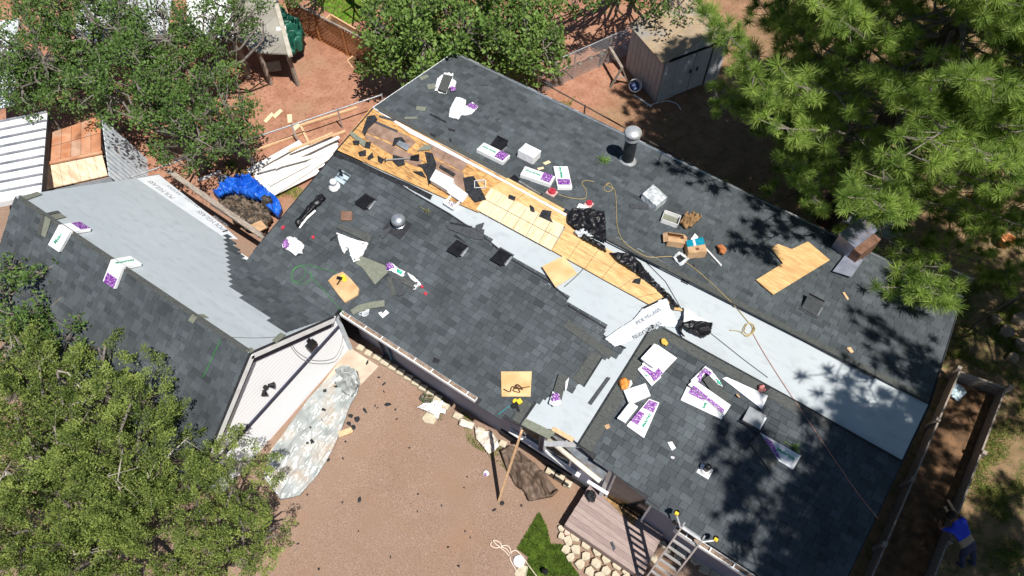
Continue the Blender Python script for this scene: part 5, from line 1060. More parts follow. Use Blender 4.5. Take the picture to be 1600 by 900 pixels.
# on the old boards
for i, (q, m) in enumerate((([(549, 205), (573, 222), (569, 230), (546, 210)], SHO), ([(551, 220), (562, 220), (561, 226), (553, 226)], BLK), ([(616, 216), (628, 214), (634, 222), (613, 228)], BLK), ([(590, 243), (601, 249), (596, 256), (591, 252)], BLK), ([(614, 242), (630, 246), (633, 257), (622, 260), (614, 252)], BLK), ([(664, 237), (676, 240), (682, 256), (679, 275), (670, 290), (667, 275), (660, 262), (652, 258), (668, 255)], BLK), ([(572, 222), (580, 222), (578, 232), (570, 230)], BLK), ([(560, 238), (572, 234), (572, 243), (562, 244)], BLK), ([(582, 238), (584, 246), (576, 250), (574, 246)], BLK), ([(574, 182), (586, 180), (590, 187), (576, 200), (570, 212), (566, 206)], BLK), ([(645, 268), (660, 268), (666, 278), (656, 274)], BLK), ([(688, 258), (712, 272), (709, 276), (686, 262)], BLK), ([(664, 226), (676, 228), (672, 234), (652, 236)], SHO), ([(724, 278), (740, 275), (748, 288), (760, 312), (742, 316), (728, 300)], BLK), ([(796, 304), (806, 308), (804, 314), (794, 310)], BLK), ([(828, 320), (834, 324), (836, 332), (829, 330)], BLK), ([(848, 328), (862, 330), (860, 340), (864, 348), (842, 338)], BLK), ([(992, 436), (1002, 434), (1000, 444), (988, 441)], BLK), ([(1046, 474), (1056, 476), (1052, 486), (1048, 482)], BLK), ([(884, 326), (892, 330), (888, 334), (880, 330)], BLK))):
    tag(slab('felt_scrap', FS, q, m, .012, .1), 'torn black felt scrap lying on the bare boards', 'scrap', 'felt scraps on the bare boards')
tag(slab('skylight_sheet', FS, [(624, 220), (641, 228), (636, 236), (619, 226)], GALV, .02, .12), 'pale metal sheet lying on brown felt among the scraps', 'metal sheet')
bundle(FS, [(674, 287), (683, 271), (711, 286), (701, 303)], .22, 'plain white bundle at the edge of the roof opening', lift=.09); bundle(FS, [(700, 303), (710, 290), (732, 306), (722, 318)], .1, 'smaller white wrapped bundle beside the roof opening', lift=.09)
o = open_box(FS, 751, 291, .13, .1, .12, .6, WHT, 'small pale box tipped on black felt scraps', False, BLK)
# front slope, middle
def membrane(): 
    o = crumple('membrane_offcut', FS, [(463, 350), (470, 340), (488, 320), (495, 311), (506, 306), (511, 312), (496, 326), (484, 338), (474, 352), (466, 356)], PLAS, amp=.12, freq=2.4, lift=.03, sub=4, seed=4, sharp=True); tag(o, 'long black and white membrane offcut near the left rake', 'membrane')
    slab('white_edge', FS, [(467, 356), (476, 342), (492, 328), (494, 330), (480, 343), (469, 357)], WRAP, .01, .085, o); slab('dark_block', FS, [(490, 314), (500, 310), (504, 316), (492, 322)], mat('black_brown', (.02, .018, .016), (.04, .035, .03)), .05, .06, o)
membrane()
o = obj('brown_block', MB().prism([FS.at(*c, .01) for c in ((534, 331), (551, 332), (551, 346), (534, 346))], FS.n*.06), mat('brown_foam', (.16, .09, .06), (.24, .14, .1), scale=7)); tag(o, 'small brown block lying by the white triangle wrapper', 'block')
wrapper(FS, [(526, 364), (555, 375), (576, 380), (570, 394), (562, 408), (553, 410), (548, 400), (545, 388), (538, 397), (532, 385)], 'jagged white triangle of torn wrapper under grey shingles', 4, amp=.03)
slab('shingle_piece', FS, [(526, 356), (530, 350), (582, 368), (577, 380)], SHE, .02, .06); tag(bpy.data.objects['shingle_piece.004'] if 'shingle_piece.004' in bpy.data.objects else None, None) if False else None
def sp(pl, q, m, label, h=.012, lift=.025, cat='shingle piece', name='shingle_piece'): return tag(slab(name, pl, q, m, h, lift), label, cat)
for o_ in [q for q in bpy.data.objects if q.name.startswith('shingle_piece') and 'label' not in q.keys() and q.parent is None]: tag(o_, 'grey shingle slab lying over the white triangle wrapper', 'shingle piece')
wrapper(FS, [(445, 379), (452, 374), (466, 375), (478, 386), (474, 398), (464, 402), (452, 394), (446, 392)], 'balled white wrapper with purple patch near the left rake', 5, [([(446, 380), (454, 379), (458, 390), (448, 394)], PURP)], amp=.18)
for x, y, s, l in ((490, 371, .05, 'small red plastic chip near the balled wrapper'), (443, 356, .06, 'faded red scrap near the left rake'), (660, 449, .05, 'upper red glove scrap beside the torn white strip'), (665, 459, .06, 'lower red glove scrap beside the torn white strip')):
    o = scrap(FS, x, y, s, RED, int(x), .04, .02, .8); o.name = 'red_scrap'; tag(o, l, 'scrap')
sp(FS, [(556, 412), (563, 400), (602, 415), (606, 426), (598, 433), (586, 445), (566, 418)], SHO, 'large olive shingle sheet lying face down', .014, .03)
wrapper(FS, [(604, 414), (612, 411), (622, 420), (634, 426), (630, 434), (622, 430), (612, 424), (604, 424)], 'crumpled purple green and white wrapper beside the olive sheet', 6, [([(604, 413), (613, 412), (618, 420), (606, 424)], PURP), ([(622, 422), (630, 426), (628, 431), (621, 427)], GRNP)], amp=.06)
wrapper(FS, [(636, 426), (646, 432), (656, 441), (659, 446), (654, 448), (648, 454), (646, 452), (650, 442), (642, 436)], 'thin torn white wrapper strip pointing at red gloves', 7, amp=.03)
sp(FS, [(604, 434), (612, 432), (624, 460), (612, 462)], SHE, 'grey shingle lying across the slope below the olive sheet'); sp(FS, [(608, 432), (626, 430), (655, 446), (648, 452)], SHE, 'grey shingle beside the thin white wrapper strip', .02, .03); sp(FS, [(613, 436), (626, 436), (632, 460), (622, 463)], SHD, 'dark shingle overlapping the two grey ones', .02, .045)
sp(FS, [(548, 485), (560, 477), (580, 472), (601, 469), (601, 479), (580, 482), (562, 487), (552, 492)], SHO, 'curved olive shingle strip at the valley end of the eave', .014, .05)
wrapper(FS, [(560, 488), (569, 487), (578, 484), (577, 492), (570, 496), (562, 493)], 'small silver wrapper below the olive strip', 8, m=CLRW, amp=.05)
sp(FS, [(591, 489), (596, 487), (598, 490), (603, 484), (608, 489), (598, 497)], WRAP, 'white notched card lying near the front eave', .006, .03, 'card', 'paper_card')
sp(FS, [(695, 348), (757, 359), (755, 375), (742, 374), (700, 358)], SHD, 'dark shingle slab lying at the edge of the grey underlayment', .02, .03); sp(FS, [(703, 347), (738, 354), (737, 356), (703, 349)], BLK, 'thin black strip on the shingles below the ridge', .02, .055, 'felt strip', 'felt_strip'); sp(FS, [(711, 366), (727, 378), (726, 380), (710, 369)], BLK, 'short black strip above the middle vent', .02, .03, 'felt strip', 'felt_strip'); sp(FS, [(744, 352), (757, 348), (754, 356), (748, 362), (744, 358)], SHD, 'rounded dark shingle cut on the grey underlayment', .02, .06)
sp(FS, [(592, 368), (600, 360), (612, 356), (606, 366), (598, 374)], SHD, 'bent dark shingle scrap below the dome vent', .03); sp(FS, [(586, 378), (598, 376), (598, 380), (587, 382)], SHD, 'dark offcut beside the white triangle wrapper')
sp(FS, [(516, 374), (528, 366), (529, 368), (517, 377)], BLK, 'thin black stick beside the white triangle wrapper', .02, .03, 'stick', 'black_stick'); sp(FS, [(678, 558), (688, 562), (684, 568), (676, 566)], BLK, 'dark scrap lying above the front gutter', .015, .03, 'scrap', 'felt_scrap')
def nail_gun(pl, px, py, ang, label):
    c = pl.at(px, py, .05); a = pl.e1*math.cos(ang)+pl.e2*math.sin(ang); b = np.cross(pl.n, a); o = thing('nail_gun', label, 'nail gun', c); obj('body', MB().box(c, a*.1, b*.04, pl.n*.04), BLKM, o); obj('head', MB().box(c+a*.1, a*.05, b*.05, pl.n*.05), YEL, o); obj('grip', MB().bar(c-b*.04, c-b*.17-a*.03, .045, .05, pl.n), BLKM, o); obj('magazine', MB().lathe(c+b*.06+a*.03-pl.n*.03, pl.n, [(.055, 0), (.055, .06)], 12), YEL, o)
def foam_pad(pl, q, label, h=.06): return tag(obj('seat_pad', MB().prism([pl.at(*c, .015) for c in q], pl.n*h), mat('tan_foam', (.50, .30, .14), (.66, .44, .24), scale=3, rough=.9, bump=.3)), label, 'pad')
foam_pad(FS, [(514, 440), (522, 432), (537, 426), (550, 438), (562, 452), (560, 462), (540, 474), (530, 462)], 'worn tan foam pad with a nail gun on it'); nail_gun(FS, 533, 436, .3, 'yellow and black nail gun on the tan foam pad')
PSQ = mat('tan_board', (.58, .36, .16), (.72, .50, .26), scale=3, rough=.85, bump=.15)
sp(FS, [(783, 581), (831, 581), (829, 620), (784, 620)], PSQ, 'square tan board with chains near the front eave', .03, .03, 'board', 'square_board')
def chain():
    rs = np.random.RandomState(3); P = [(787, 608), (797, 612), (801, 604)]+[(808+rs.normal(0, 5), 607+rs.normal(0, 3.5)) for _ in range(14)]+[(815, 606), (828, 604)]
    tag(obj('harness_chain', MB().tube(spline([FS.at(*q, .075+.02*rs.rand()) for q in P], 5), .011, 5), mat('rusty_chain', (.06, .03, .015), (.14, .08, .04), scale=20)), 'rusty chain bundled on the square tan board', 'chain')
chain(); nail_gun(FS, 806, 632, 1.2, 'yellow and black nail gun below the square tan board')
sp(FS, [(847, 417), (881, 400), (902, 428), (868, 449)], PSQ, 'square tan board lying across plywood and underlayment', .02, .1, 'board', 'square_board')
sp(FS, [(862, 622), (873, 585), (886, 588), (876, 632)], SHE, 'grey shingle stack lying at the valley edge', .05, .04); wrapper(FS, [(858, 632), (864, 614), (874, 618), (878, 634), (866, 637)], 'purple and white wrapper under the valley shingle stack', 9, [([(864, 616), (874, 617), (876, 627), (862, 630)], PURP)], amp=.04, lift=.09)
sp(FS, [(884, 596), (889, 590), (886, 606), (883, 612)], WRAP, 'narrow white strip beside the valley shingle stack', .01, .04, 'wrapper', 'torn_wrapper'); sp(FS, [(919, 630), (949, 589), (954, 591), (924, 633)], SHD, 'long dark shingle strip lying on the grey valley', .015, .03)
# right hand roof section
bundle(FS, [(1003, 570), (1026, 540), (1057, 561), (1020, 600)], .10, 'white bundle underneath the bright stack near the valley', [(PURP, .05, .4, .72, 1.0)], ()); bundle(FS, [(1001, 562), (1022, 539), (1043, 553), (1020, 576)], .12, 'plain white top bundle of the stack near the valley', lift=.12)
bundle(FS, [(996, 578), (1004, 571), (1033, 590), (1018, 604)], .07, 'shorter white bundle with purple end at the stack foot', [(PURP, .5, .98, .1, .95)], [(MK, .25, .5, .3, 1)], lift=.03)
o = crumple('yellow_gloves', FS, [(1032, 532), (1038, 530), (1044, 537), (1040, 542), (1033, 538)], mat('yellow_cloth', (.6, .34, .05), (.75, .5, .12)), amp=.06, freq=9, lift=.05, sub=3, seed=2); tag(o, 'orange yellow gloves at the top of the bright stack', 'gloves'); slab('printed_panel', FS, [(1028, 538), (1034, 536), (1047, 546), (1043, 551)], PURP, .01, .23, bpy.data.objects['shingle_bundle']) if False else None
bundle(FS, [(974, 612), (1008, 601), (1016, 620), (983, 634)], .14, 'plain white bundle lying askew beside the orange bag'); bundle(FS, [(964, 656), (984, 630), (996, 638), (976, 663)], .2, 'narrow white bundle with dark shaded side')
bundle(FS, [(979, 666), (1014, 624), (1030, 630), (1006, 685)], .06, 'white bundle with two purple patches lying down the slope', [(PURP, .68, .97, .1, .9), (PURP, .18, .55, .0, .42)], [(MK, .42, .72, .42, 1)])
o = crumple('orange_bag', FS, [(966, 596), (976, 591), (984, 598), (980, 610), (970, 610)], ORG_, amp=.1, freq=8, lift=.04, sub=4, seed=8, dome=.08); tag(o, 'orange cloth bag beside the askew white bundle', 'bag'); wrapper(FS, [(976, 602), (986, 594), (988, 600), (980, 612), (972, 612)], 'white wrapper scrap round the orange bag', 12, amp=.04)
bundle(FS, [(1063, 626), (1073, 605), (1133, 636), (1127, 656)], .07, 'open white bundle with green lettering and purple ends', [(PURP, .62, .98, .1, .5)], [(MK, .35, .55, .42, -1)], m=WRAP); bundle(FS, [(1075, 602), (1084, 594), (1141, 634), (1131, 650)], .07, 'white torn bundle wrapper overlapping the lettered one', [(PURP, .03, .35, .1, .95)], (), lift=.06)
wrapper(FS, [(1078, 596), (1101, 574), (1110, 580), (1124, 598), (1128, 606), (1120, 602), (1102, 584), (1088, 600), (1090, 610), (1084, 606)], 'purple and white wrapper peeled back from open shingles', 13, [([(1088, 590), (1100, 577), (1112, 586), (1108, 590), (1098, 585), (1092, 602)], PURP), ([(1117, 594), (1124, 599), (1126, 604), (1120, 601)], GRNP)], amp=.05, lift=.07)
sp(FS, [(1098, 594), (1106, 588), (1142, 622), (1126, 634)], SHE, 'grey shingles showing in the opened bundle', .06, .03, 'shingle stack', 'shingle_stack')
bundle(FS, [(1128, 592), (1135, 590), (1199, 619), (1190, 640)], .06, 'long plain white wrapper sheet with a leaf on it', (), ()); o = scrap(FS, 1153, 618, .05, CARD, 9, .01, .09); o.name = 'leaf_scrap'; tag(o, 'small brown leaf on the long white wrapper', 'leaf')
o = crumple('red_gloves', FS, [(1184, 604), (1192, 602), (1196, 610), (1188, 616), (1183, 612)], mat('red_cloth', (.4, .09, .08), (.6, .3, .28), scale=14), amp=.07, freq=9, lift=.07, sub=3, seed=3); tag(o, 'red gloves lying at the end of the long white wrapper', 'gloves'); o = crumple('black_gloves', FS, [(1184, 602), (1196, 600), (1204, 606), (1196, 612)], BLK, amp=.06, freq=9, lift=.03, sub=3, seed=4); tag(o, 'black glove beside the red gloves', 'gloves')
bundle(FS, [(1187, 677), (1250, 713), (1238, 734), (1215, 721)], .08, 'last white wrapper with green lettering and purple tip', [(PURP, .0, .25, .15, .85)], [(MK, .6, .4, .45, 1)]); sp(FS, [(1171, 692), (1187, 678), (1214, 722), (1202, 736)], SHE, 'grey shingles beside the last white wrapper', .06, .03, 'shingle stack', 'shingle_stack')
for q, m, l in (([(1043, 691), (1050, 690), (1056, 700), (1050, 704)], WRAP, 'white paper scrap in the middle of the right roof'), ([(1048, 713), (1054, 714), (1053, 717), (1049, 716)], WRAP, 'tiny white chip below the white paper scrap'), ([(944, 665), (951, 662), (954, 668), (948, 671)], CARD, 'small brown chip near the valley edge'), ([(1192, 688), (1194, 688), (1193, 692), (1191, 691)], CARD, 'tiny tan chip on the right roof')): sp(FS, q, m, l, .008, .03, 'scrap', 'paper_scrap')
# folded wrappers and shingles over the garage ridge
def over_ridge(A, R_, B, wd, m, label, prints=(), name='shingle_bundle', cat='shingle bundle', th=.07, txt=None):
    """strip bent over the garage ridge: A on the back slope, R_ on the ridge, B on the tree side"""
    a, b = GB.at(*A, .03), GL.at(*B, .03); r = GPK+(GFAR-GPK)*(((level(4.19).at(*R_)-GPK)@unit(GFAR-GPK))/np.linalg.norm(GFAR-GPK))+V(0, 0, .05); d = unit(GFAR-GPK)*wd/2; sec = [a, a+(r-a)*.5, a+(r-a)*.85+V(0, 0, .0), r+V(0, 0, .015), b+(r-b)*.85, b+(r-b)*.5, b]; N = [GB.n]*2+[unit(GB.n+V(0, 0, .4)), V(0, 0, 1), unit(GL.n+V(0, 0, .4))]+[GL.n]*2
    mb = MB(); k = len(sec); vs = []
    for p, n in zip(sec, N): vs += [p-d, p+d, p+d+n*th, p-d+n*th]
    fs = [(0, 1, 2, 3), tuple(4*(k-1)+i for i in (3, 2, 1, 0))]
    for i in range(k-1):
        for j in range(4): j2 = (j+1) % 4; fs.append((4*i+j, 4*i+4+j, 4*i+4+j2, 4*i+j2))
    mb.add(vs, fs); o = tag(obj(name, mb, m), label, cat)
    for (i0, i1, u0, u1, pm) in prints:
        q = [sec[i0]+d*u0+N[i0]*(th+.006), sec[i0]+d*u1+N[i0]*(th+.006), sec[i1]+d*u1+N[i1]*(th+.006), sec[i1]+d*u0+N[i1]*(th+.006)]; obj('printed_panel', MB().prism(q, N[i0]*.004), pm, o)
    if txt:
        i, sg = txt; p = (sec[i]+sec[i+1])/2+N[i]*(th+.014); lettering(MK, p, (sec[i]-sec[i+1])*sg, N[i], .42, LET, o, height=.09)
    return o
over_ridge((133, 356), (106, 362), (88, 388), .36, WRAP, 'white wrapped bundle folded over the garage ridge near its far end', [(0, 1, -.9, .9, PURP)], txt=(4, 1)); over_ridge((212, 410), (186, 418), (174, 445), .36, WRAP, 'white wrapped bundle folded over the middle of the garage ridge', [(6, 5, -.9, .8, PURP)], txt=(1, 1))
over_ridge((98, 336), (75, 345), (66, 368), .22, SHO, 'olive shingle bent over the garage ridge', (), 'shingle_piece', 'shingle piece', .012); over_ridge((92, 332), (70, 340), (62, 366), .1, SHE, 'second narrow shingle bent over the garage ridge beside the olive one', (), 'shingle_piece', 'shingle piece', .03)
over_ridge((322, 494), (305, 497), (298, 503), .14, SHO, 'small shingle cap bent over the near garage ridge', (), 'shingle_piece', 'shingle piece', .012)
sp(GB, [(425, 532), (438, 520), (447, 524), (432, 536)], SHO, 'olive shingle corner at the garage gable edge', .012, .03); sp(GB, [(385, 548), (392, 543), (398, 548), (392, 552)], SHO, 'olive shingle cut at the garage peak', .012, .03); sp(GB, [(28, 310), (58, 300), (66, 304), (40, 313)], SHO, 'olive shingle strip at the far garage ridge end', .012, .03)

# ------------------------------------------------------------------ the person bending over the timber bed
def person():
    J = dict(pel=level(.72).at(1514, 852), sp=level(.88).at(1507, 838), ch=level(.98).at(1500, 824), nk=level(1.0).at(1492, 812), hd=level(.98).at(1487, 805))
    o = thing('person', 'person in blue top and jeans bending over the timber bed with boards', 'person', G.at(1535, 900)); fwd = unit((J['ch']-J['pel'])*V(1, 1, 0)); sd = np.cross(V(0, 0, 1), fwd)
    vs = []; es = []; rr = []
    def add(p, r, par=None):
        vs.append(tuple(np.asarray(p)-ORG[o])); rr.append(r)
        if par is not None: es.append((par, len(vs)-1))
        return len(vs)-1
    pe = add(J['pel'], (.15, .12)); s1 = add(J['sp'], (.145, .11), pe); c1 = add(J['ch'], (.17, .12), s1); nk = add(J['nk'], (.06, .06), c1); h0 = add(J['hd'], (.085, .095), nk); add(J['hd']+(J['hd']-J['nk'])*.9, (.08, .085), h0)
    for s in (-1, 1):
        hip = add(J['pel']-sd*.1*s-fwd*.04-V(0, 0, .06), (.10, .10), pe); k_ = J['pel']-sd*.12*s-fwd*(.18+.06*s)-V(0, 0, .34); kn = add(k_, (.068, .068), hip); an = add(V(k_[0], k_[1], .08)-fwd*.22, (.045, .045), kn); add(V(k_[0], k_[1], .04)-fwd*.06, (.05, .035), an)
        sh = add(J['ch']-sd*.19*s+fwd*.05, (.07, .07), c1); e_ = J['ch']-sd*.26*s+fwd*.22-V(0, 0, .16); el = add(e_, (.048, .048), sh); w_ = J['nk']-sd*.10*s+fwd*.16-V(0, 0, .3); wr = add(w_, (.034, .034), el); hd = add(w_+fwd*.06, (.045, .02), wr)
        for k in range(4): f0 = add(w_+fwd*.11+sd*(.022*(k-1.5)), (.009, .009), hd); add(w_+fwd*(.16-.01*abs(k-1.5))+sd*(.024*(k-1.5))-V(0, 0, .03), (.008, .008), f0)
        f0 = add(w_+fwd*.07+sd*.045*s, (.01, .01), hd); add(w_+fwd*.1+sd*.06*s-V(0, 0, .02), (.009, .009), f0)
    me = bpy.data.meshes.new('body'); me.from_pydata(vs, es, []); me.update(); b = bpy.data.objects.new('body', me); col.objects.link(b); b.parent = o; ORG[b] = ORG[o]
    md = b.modifiers.new('skin', 'SKIN'); md.use_smooth_shade = True
    for i, v in enumerate(me.skin_vertices[0].data): v.radius = rr[i]; v.use_root = (i == 0)
    b.modifiers.new('sub', 'SUBSURF').levels = 1; b.modifiers['sub'].render_levels = 2
    m = bpy.data.materials.new('clothes_and_skin'); m.use_nodes = True; t = m.node_tree; bs = t.nodes['Principled BSDF']; bs.inputs['Roughness'].default_value = .85
    tc = _n(t, 'ShaderNodeTexCoord'); dt = _n(t, 'ShaderNodeVectorMath', operation='DOT_PRODUCT'); t.links.new(tc.outputs['Object'], dt.inputs[0]); ax = unit((J['hd']-J['pel'])*V(1, 1, 0)); dt.inputs[1].default_value = tuple(ax)
    p0 = (J['pel']-ORG[o])@ax; p1 = (J['hd']-ORG[o])@ax; mp = _n(t, 'ShaderNodeMapRange'); t.links.new(dt.outputs['Value'], mp.inputs[0]); mp.inputs[1].default_value = p0-.5; mp.inputs[2].default_value = p1+.3
    rp = _n(t, 'ShaderNodeValToRGB'); rp.color_ramp.interpolation = 'CONSTANT'; t.links.new(mp.outputs[0], rp.inputs[0]); L = p1+.3-(p0-.5); f = lambda x: (x-(p0-.5))/L; e = rp.color_ramp.elements
    e[0].position = 0; e[0].color = (.02, .03, .07, 1); e[1].position = f(p0+.02); e[1].color = (.30, .24, .16, 1)
    for x, c in ((p0+.17, (.02, .05, .55)), (p1-.13, (.25, .13, .08)), (p1+.02, (.05, .03, .02))): q = e.new(f(x)); q.color = (*c, 1)
    t.links.new(rp.outputs[0], bs.inputs['Base Color']); me.materials.append(m)
    obj('hair', MB().lathe(J['hd']+V(0, 0, -.02), V(0, 0, 1), [(.1, .0), (.11, .05), (.09, .1), (.03, .13)], 14), mat('dark_hair', (.012, .008, .006), (.03, .02, .014), rough=.6), o, smooth=True)
person()
for A, B, l in (((1481, 781), (1497, 808), 'right of two short boards held over the timber bed'), ((1476, 791), (1489, 815), 'left of two short boards held over the timber bed')): tag(obj('short_board', MB().bar(level(.66).at(*A), level(.66).at(*B), .06, .03), WOODR), l, 'board')
# ------------------------------------------------------------------ trees
def leaf_mat(key, dark, light, trans=.3, rough=.55):
    m = bpy.data.materials.new(key); m.use_nodes = True; t = m.node_tree; b = t.nodes['Principled BSDF']; b.inputs['Roughness'].default_value = rough; b.inputs['Specular IOR Level'].default_value = .3
    at = _n(t, 'ShaderNodeAttribute', attribute_name='tone'); mx = _n(t, 'ShaderNodeMix', data_type='RGBA'); t.links.new(at.outputs['Fac'], mx.inputs[0])
    mx.inputs[6].default_value = (*dark, 1); mx.inputs[7].default_value = (*light, 1); t.links.new(mx.outputs[2], b.inputs['Base Color'])
    tr = _n(t, 'ShaderNodeBsdfTranslucent'); t.links.new(mx.outputs[2], tr.inputs['Color']); ms = _n(t, 'ShaderNodeMixShader'); ms.inputs[0].default_value = trans
    t.links.new(b.outputs[0], ms.inputs[1]); t.links.new(tr.outputs[0], ms.inputs[2]); t.links.new(ms.outputs[0], t.nodes['Material Output'].inputs['Surface']); return m
BARK_D = mat('dark_bark', (.045, .034, .027), (.10, .078, .062), scale=9, rough=.95, bump=.8, stretch=(3, 3, .7))
BARK_P = mat('pale_bark', (.30, .26, .22), (.46, .41, .36), scale=9, rough=.9, bump=.5)
BARK_G = mat('grey_bark', (.13, .11, .095), (.25, .22, .195), scale=9, rough=.9, bump=.6)
def limb(mb, A, B, r0, r1, seg, rs, wob=.12, k=4):
    A, B = np.asarray(A, float), np.asarray(B, float); L = np.linalg.norm(B-A); P = [A]
    for i in range(1, k): t = i/k; P.append(A+(B-A)*t+rs.normal(0, wob*L*.5, 3)*V(1, 1, .5)*math.sin(t*3.14))
    P.append(B); mb.tube(P, [r0+(r1-r0)*i/k for i in range(k+1)], seg, cap=False); return P
def crown_at(px, py, z, rpx):
    P = level(z).at(px, py); dep = (P-CAM)@FW; return P, rpx*dep/FPX
def quads(c, d, s, L, W_):
    """leaf quads at c, pointing along d with side s"""
    a = c-s*W_*.15; v = np.stack([c-s*W_*.5*.3, c+d*L*.5-s*W_*.5, c+d*L, c+d*L*.5+s*W_*.5], 1).reshape(-1, 3); I = np.arange(len(c))*4; return v, np.stack([I, I+1, I+2, I+3], 1)
def leafy(name, label, base, crowns, per_m3, nleaf, leaf, lm, bark, seed, rc=.3, stems=2, cat='tree', shell=.45, aspect=.55, twig=.006, bare=0, up=.5, extra=2, spray=0.0, gap=None):
    """crowns = [(centre, rx, ry, rz)]; clumps of leaves on real limbs"""
    rs = np.random.RandomState(seed); o = thing(name, label, cat, base); base = np.asarray(base, float)
    tb = MB(); cl = []; br = MB(); ot = []; bb_ = MB()
    big = max(q[1] for q in crowns); r0 = .05+.045*big
    allc = sum(np.asarray(q[0]) for q in crowns)/len(crowns)
    for ci, (c, rx, ry, rz) in enumerate(crowns):
        c = np.asarray(c, float)
        fork = base+(c-base)*V(.25, .25, .38)+rs.normal(0, .08, 3)
        limb(tb, base+rs.normal(0, .06, 3)*V(1, 1, 0)-V(0, 0, .1), fork, r0, r0*.75, 8, rs, .06)
        nl = 7; tips = []
        for i in range(nl):
            a = 6.283*i/nl+rs.rand(); t = c+V(math.cos(a)*rx*.55, math.sin(a)*ry*.55, rs.uniform(-.3, .5)*rz); P = limb(tb, fork, t, r0*.55, r0*.2, 6, rs); tips += P[2:]
        tips = np.array(tips+[c])
        n = int(per_m3*rx*ry*rz*4.2)
        d = rs.normal(0, 1, (n, 3)); d /= np.linalg.norm(d, axis=1)[:, None]; r = (shell+(1-shell)*rs.rand(n)**.6)
        P = c+d*r[:, None]*np.array([rx, ry, rz])*(1+.22*np.sin(d[:, :1]*5+seed)*np.cos(d[:, 1:2]*4+ci))
        if gap is not None: P = P[np.array([rr_ < .72 or noise.noise((q[0]*1.3, q[1]*1.3, q[2]*1.3+seed)) > gap for q, rr_ in zip(P, r)])]
        P = P[P[:, 2] > .25]
        for p in (P[::3] if spray else P):
            k = np.argmin(((tips-p)**2).sum(1)); limb(br, tips[k], p, r0*(.05 if spray else .14)+twig, twig, 4, rs, .16, 3)
            for _ in range(extra): q = p+rs.normal(0, rc*.8, 3); br.tube([p+(tips[k]-p)*.25, q], [twig, twig*.5], 3, cap=False)
        if bare:
            for _ in range(int(n*bare)):
                p = c+unit(rs.normal(0, 1, 3))*np.array([rx, ry, rz])*rs.uniform(.75, 1.0); k = np.argmin(((tips-p)**2).sum(1)); Q = limb(bb_ if spray else br, tips[k], p, r0*.2, twig*1.5, 4, rs, .22, 4)
                for _ in range(4): w_ = Q[rs.randint(1, 4)]; (bb_ if spray else br).tube([w_, w_+rs.normal(0, .3, 3)*V(1, 1, .6)], [twig*1.6, twig*.6], 3, cap=False)
        cl.append(P); ot.append((P-c)/np.linalg.norm(P-c, axis=1)[:, None])
    C = np.concatenate(cl); n = len(C); ct = rs.rand(n)
    c = np.repeat(C, nleaf, 0); m = len(c); off = rs.normal(0, 1, (m, 3)); off /= np.linalg.norm(off, axis=1)[:, None]; rr = rc*np.repeat(rs.uniform(.6, 1.25, n), nleaf)*rs.rand(m)**.45
    pos = c+off*rr[:, None]*np.array([1, 1, .75])
    if spray:
        ou = np.concatenate(ot)+rs.normal(0, .45, (n, 3))+np.array([0, 0, .25]); ou /= np.linalg.norm(ou, axis=1)[:, None]; tt = rs.rand(m)[:, None]; pos = c+np.repeat(ou, nleaf, 0)*(tt-.35)*spray+off*rr[:, None]*(1.05-.65*tt); off = off*.7+np.repeat(ou, nleaf, 0)
    d = off+rs.normal(0, .7, (m, 3))+np.array([0, 0, up]); d /= np.linalg.norm(d, axis=1)[:, None]
    s = np.cross(d, rs.normal(0, .55, (m, 3))+np.array([.35, 0, .9])); s /= (np.linalg.norm(s, axis=1)[:, None]+1e-9); L = leaf*rs.uniform(.65, 1.3, m)[:, None]
    v, f = quads(pos, d, s, L, L*aspect)
    tone = np.clip(np.repeat(ct, nleaf)*.55+rs.rand(m)*.5-.03, 0, 1)
    obj('trunk', tb, BARK_G if spray else bark, o, smooth=True); bo = obj('branches', br, BARK_D if spray else bark, o); bo['kind'] = 'stuff'
    if bb_.v: bo = obj('dead_branches', bb_, bark, o); bo['kind'] = 'stuff'
    cr = npmesh('crown', v, f, lm, o, tone=tone); cr['kind'] = 'stuff'; return o
def C_(px, py, z, rpx, sq=.8):
    P, r = crown_at(px, py, z, rpx); return (P, r, r, r*sq)
OAK = leaf_mat('oak_leaves', (.035, .08, .016), (.17, .28, .065))
MAP = leaf_mat('maple_leaves', (.055, .115, .02), (.28, .42, .10), .35)
JUN = leaf_mat('juniper_sprays', (.032, .07, .014), (.36, .44, .105), .3)
PIN = leaf_mat('pine_needles', (.07, .16, .024), (.50, .66, .15), .45)
SHR = leaf_mat('shrub_leaves', (.03, .08, .012), (.09, .2, .03), .3)
def gb(x, y): return V(x, y, zg(x, y))
oaks = [('dark green oak over the far left shelters', gb(-17.2, -2.2), [C_(60, 70, 3.2, 95), C_(150, 40, 3.4, 85), C_(40, 130, 2.8, 60)]), ('scrub oak in front of the white flat roofed shelter', gb(-13.8, -1.0), [C_(240, 55, 3.3, 80), C_(330, 40, 3.1, 62), C_(392, 25, 3.4, 40)]),
        ('bushy scrub oak between rusty shed and dirt yard', gb(-12.0, -2.6), [C_(200, 135, 3.3, 80), C_(270, 130, 3.2, 62), C_(285, 225, 2.6, 52)]), ('scrub oak at the edge of the red dirt yard', gb(-10.8, -1.6), [C_(345, 150, 3.0, 58), C_(345, 215, 2.5, 52), C_(300, 190, 2.9, 45)]), ('scrub oak between rusty shed and far left shelter', gb(-15.2, -3.0), [C_(120, 130, 2.9, 60)])]
for i, (l, b, cr) in enumerate(oaks): leafy('oak_tree', l, b, cr, 8.6, 60, .09, OAK, BARK_G, 30+i, rc=.27, bare=.1, twig=.007, extra=1)
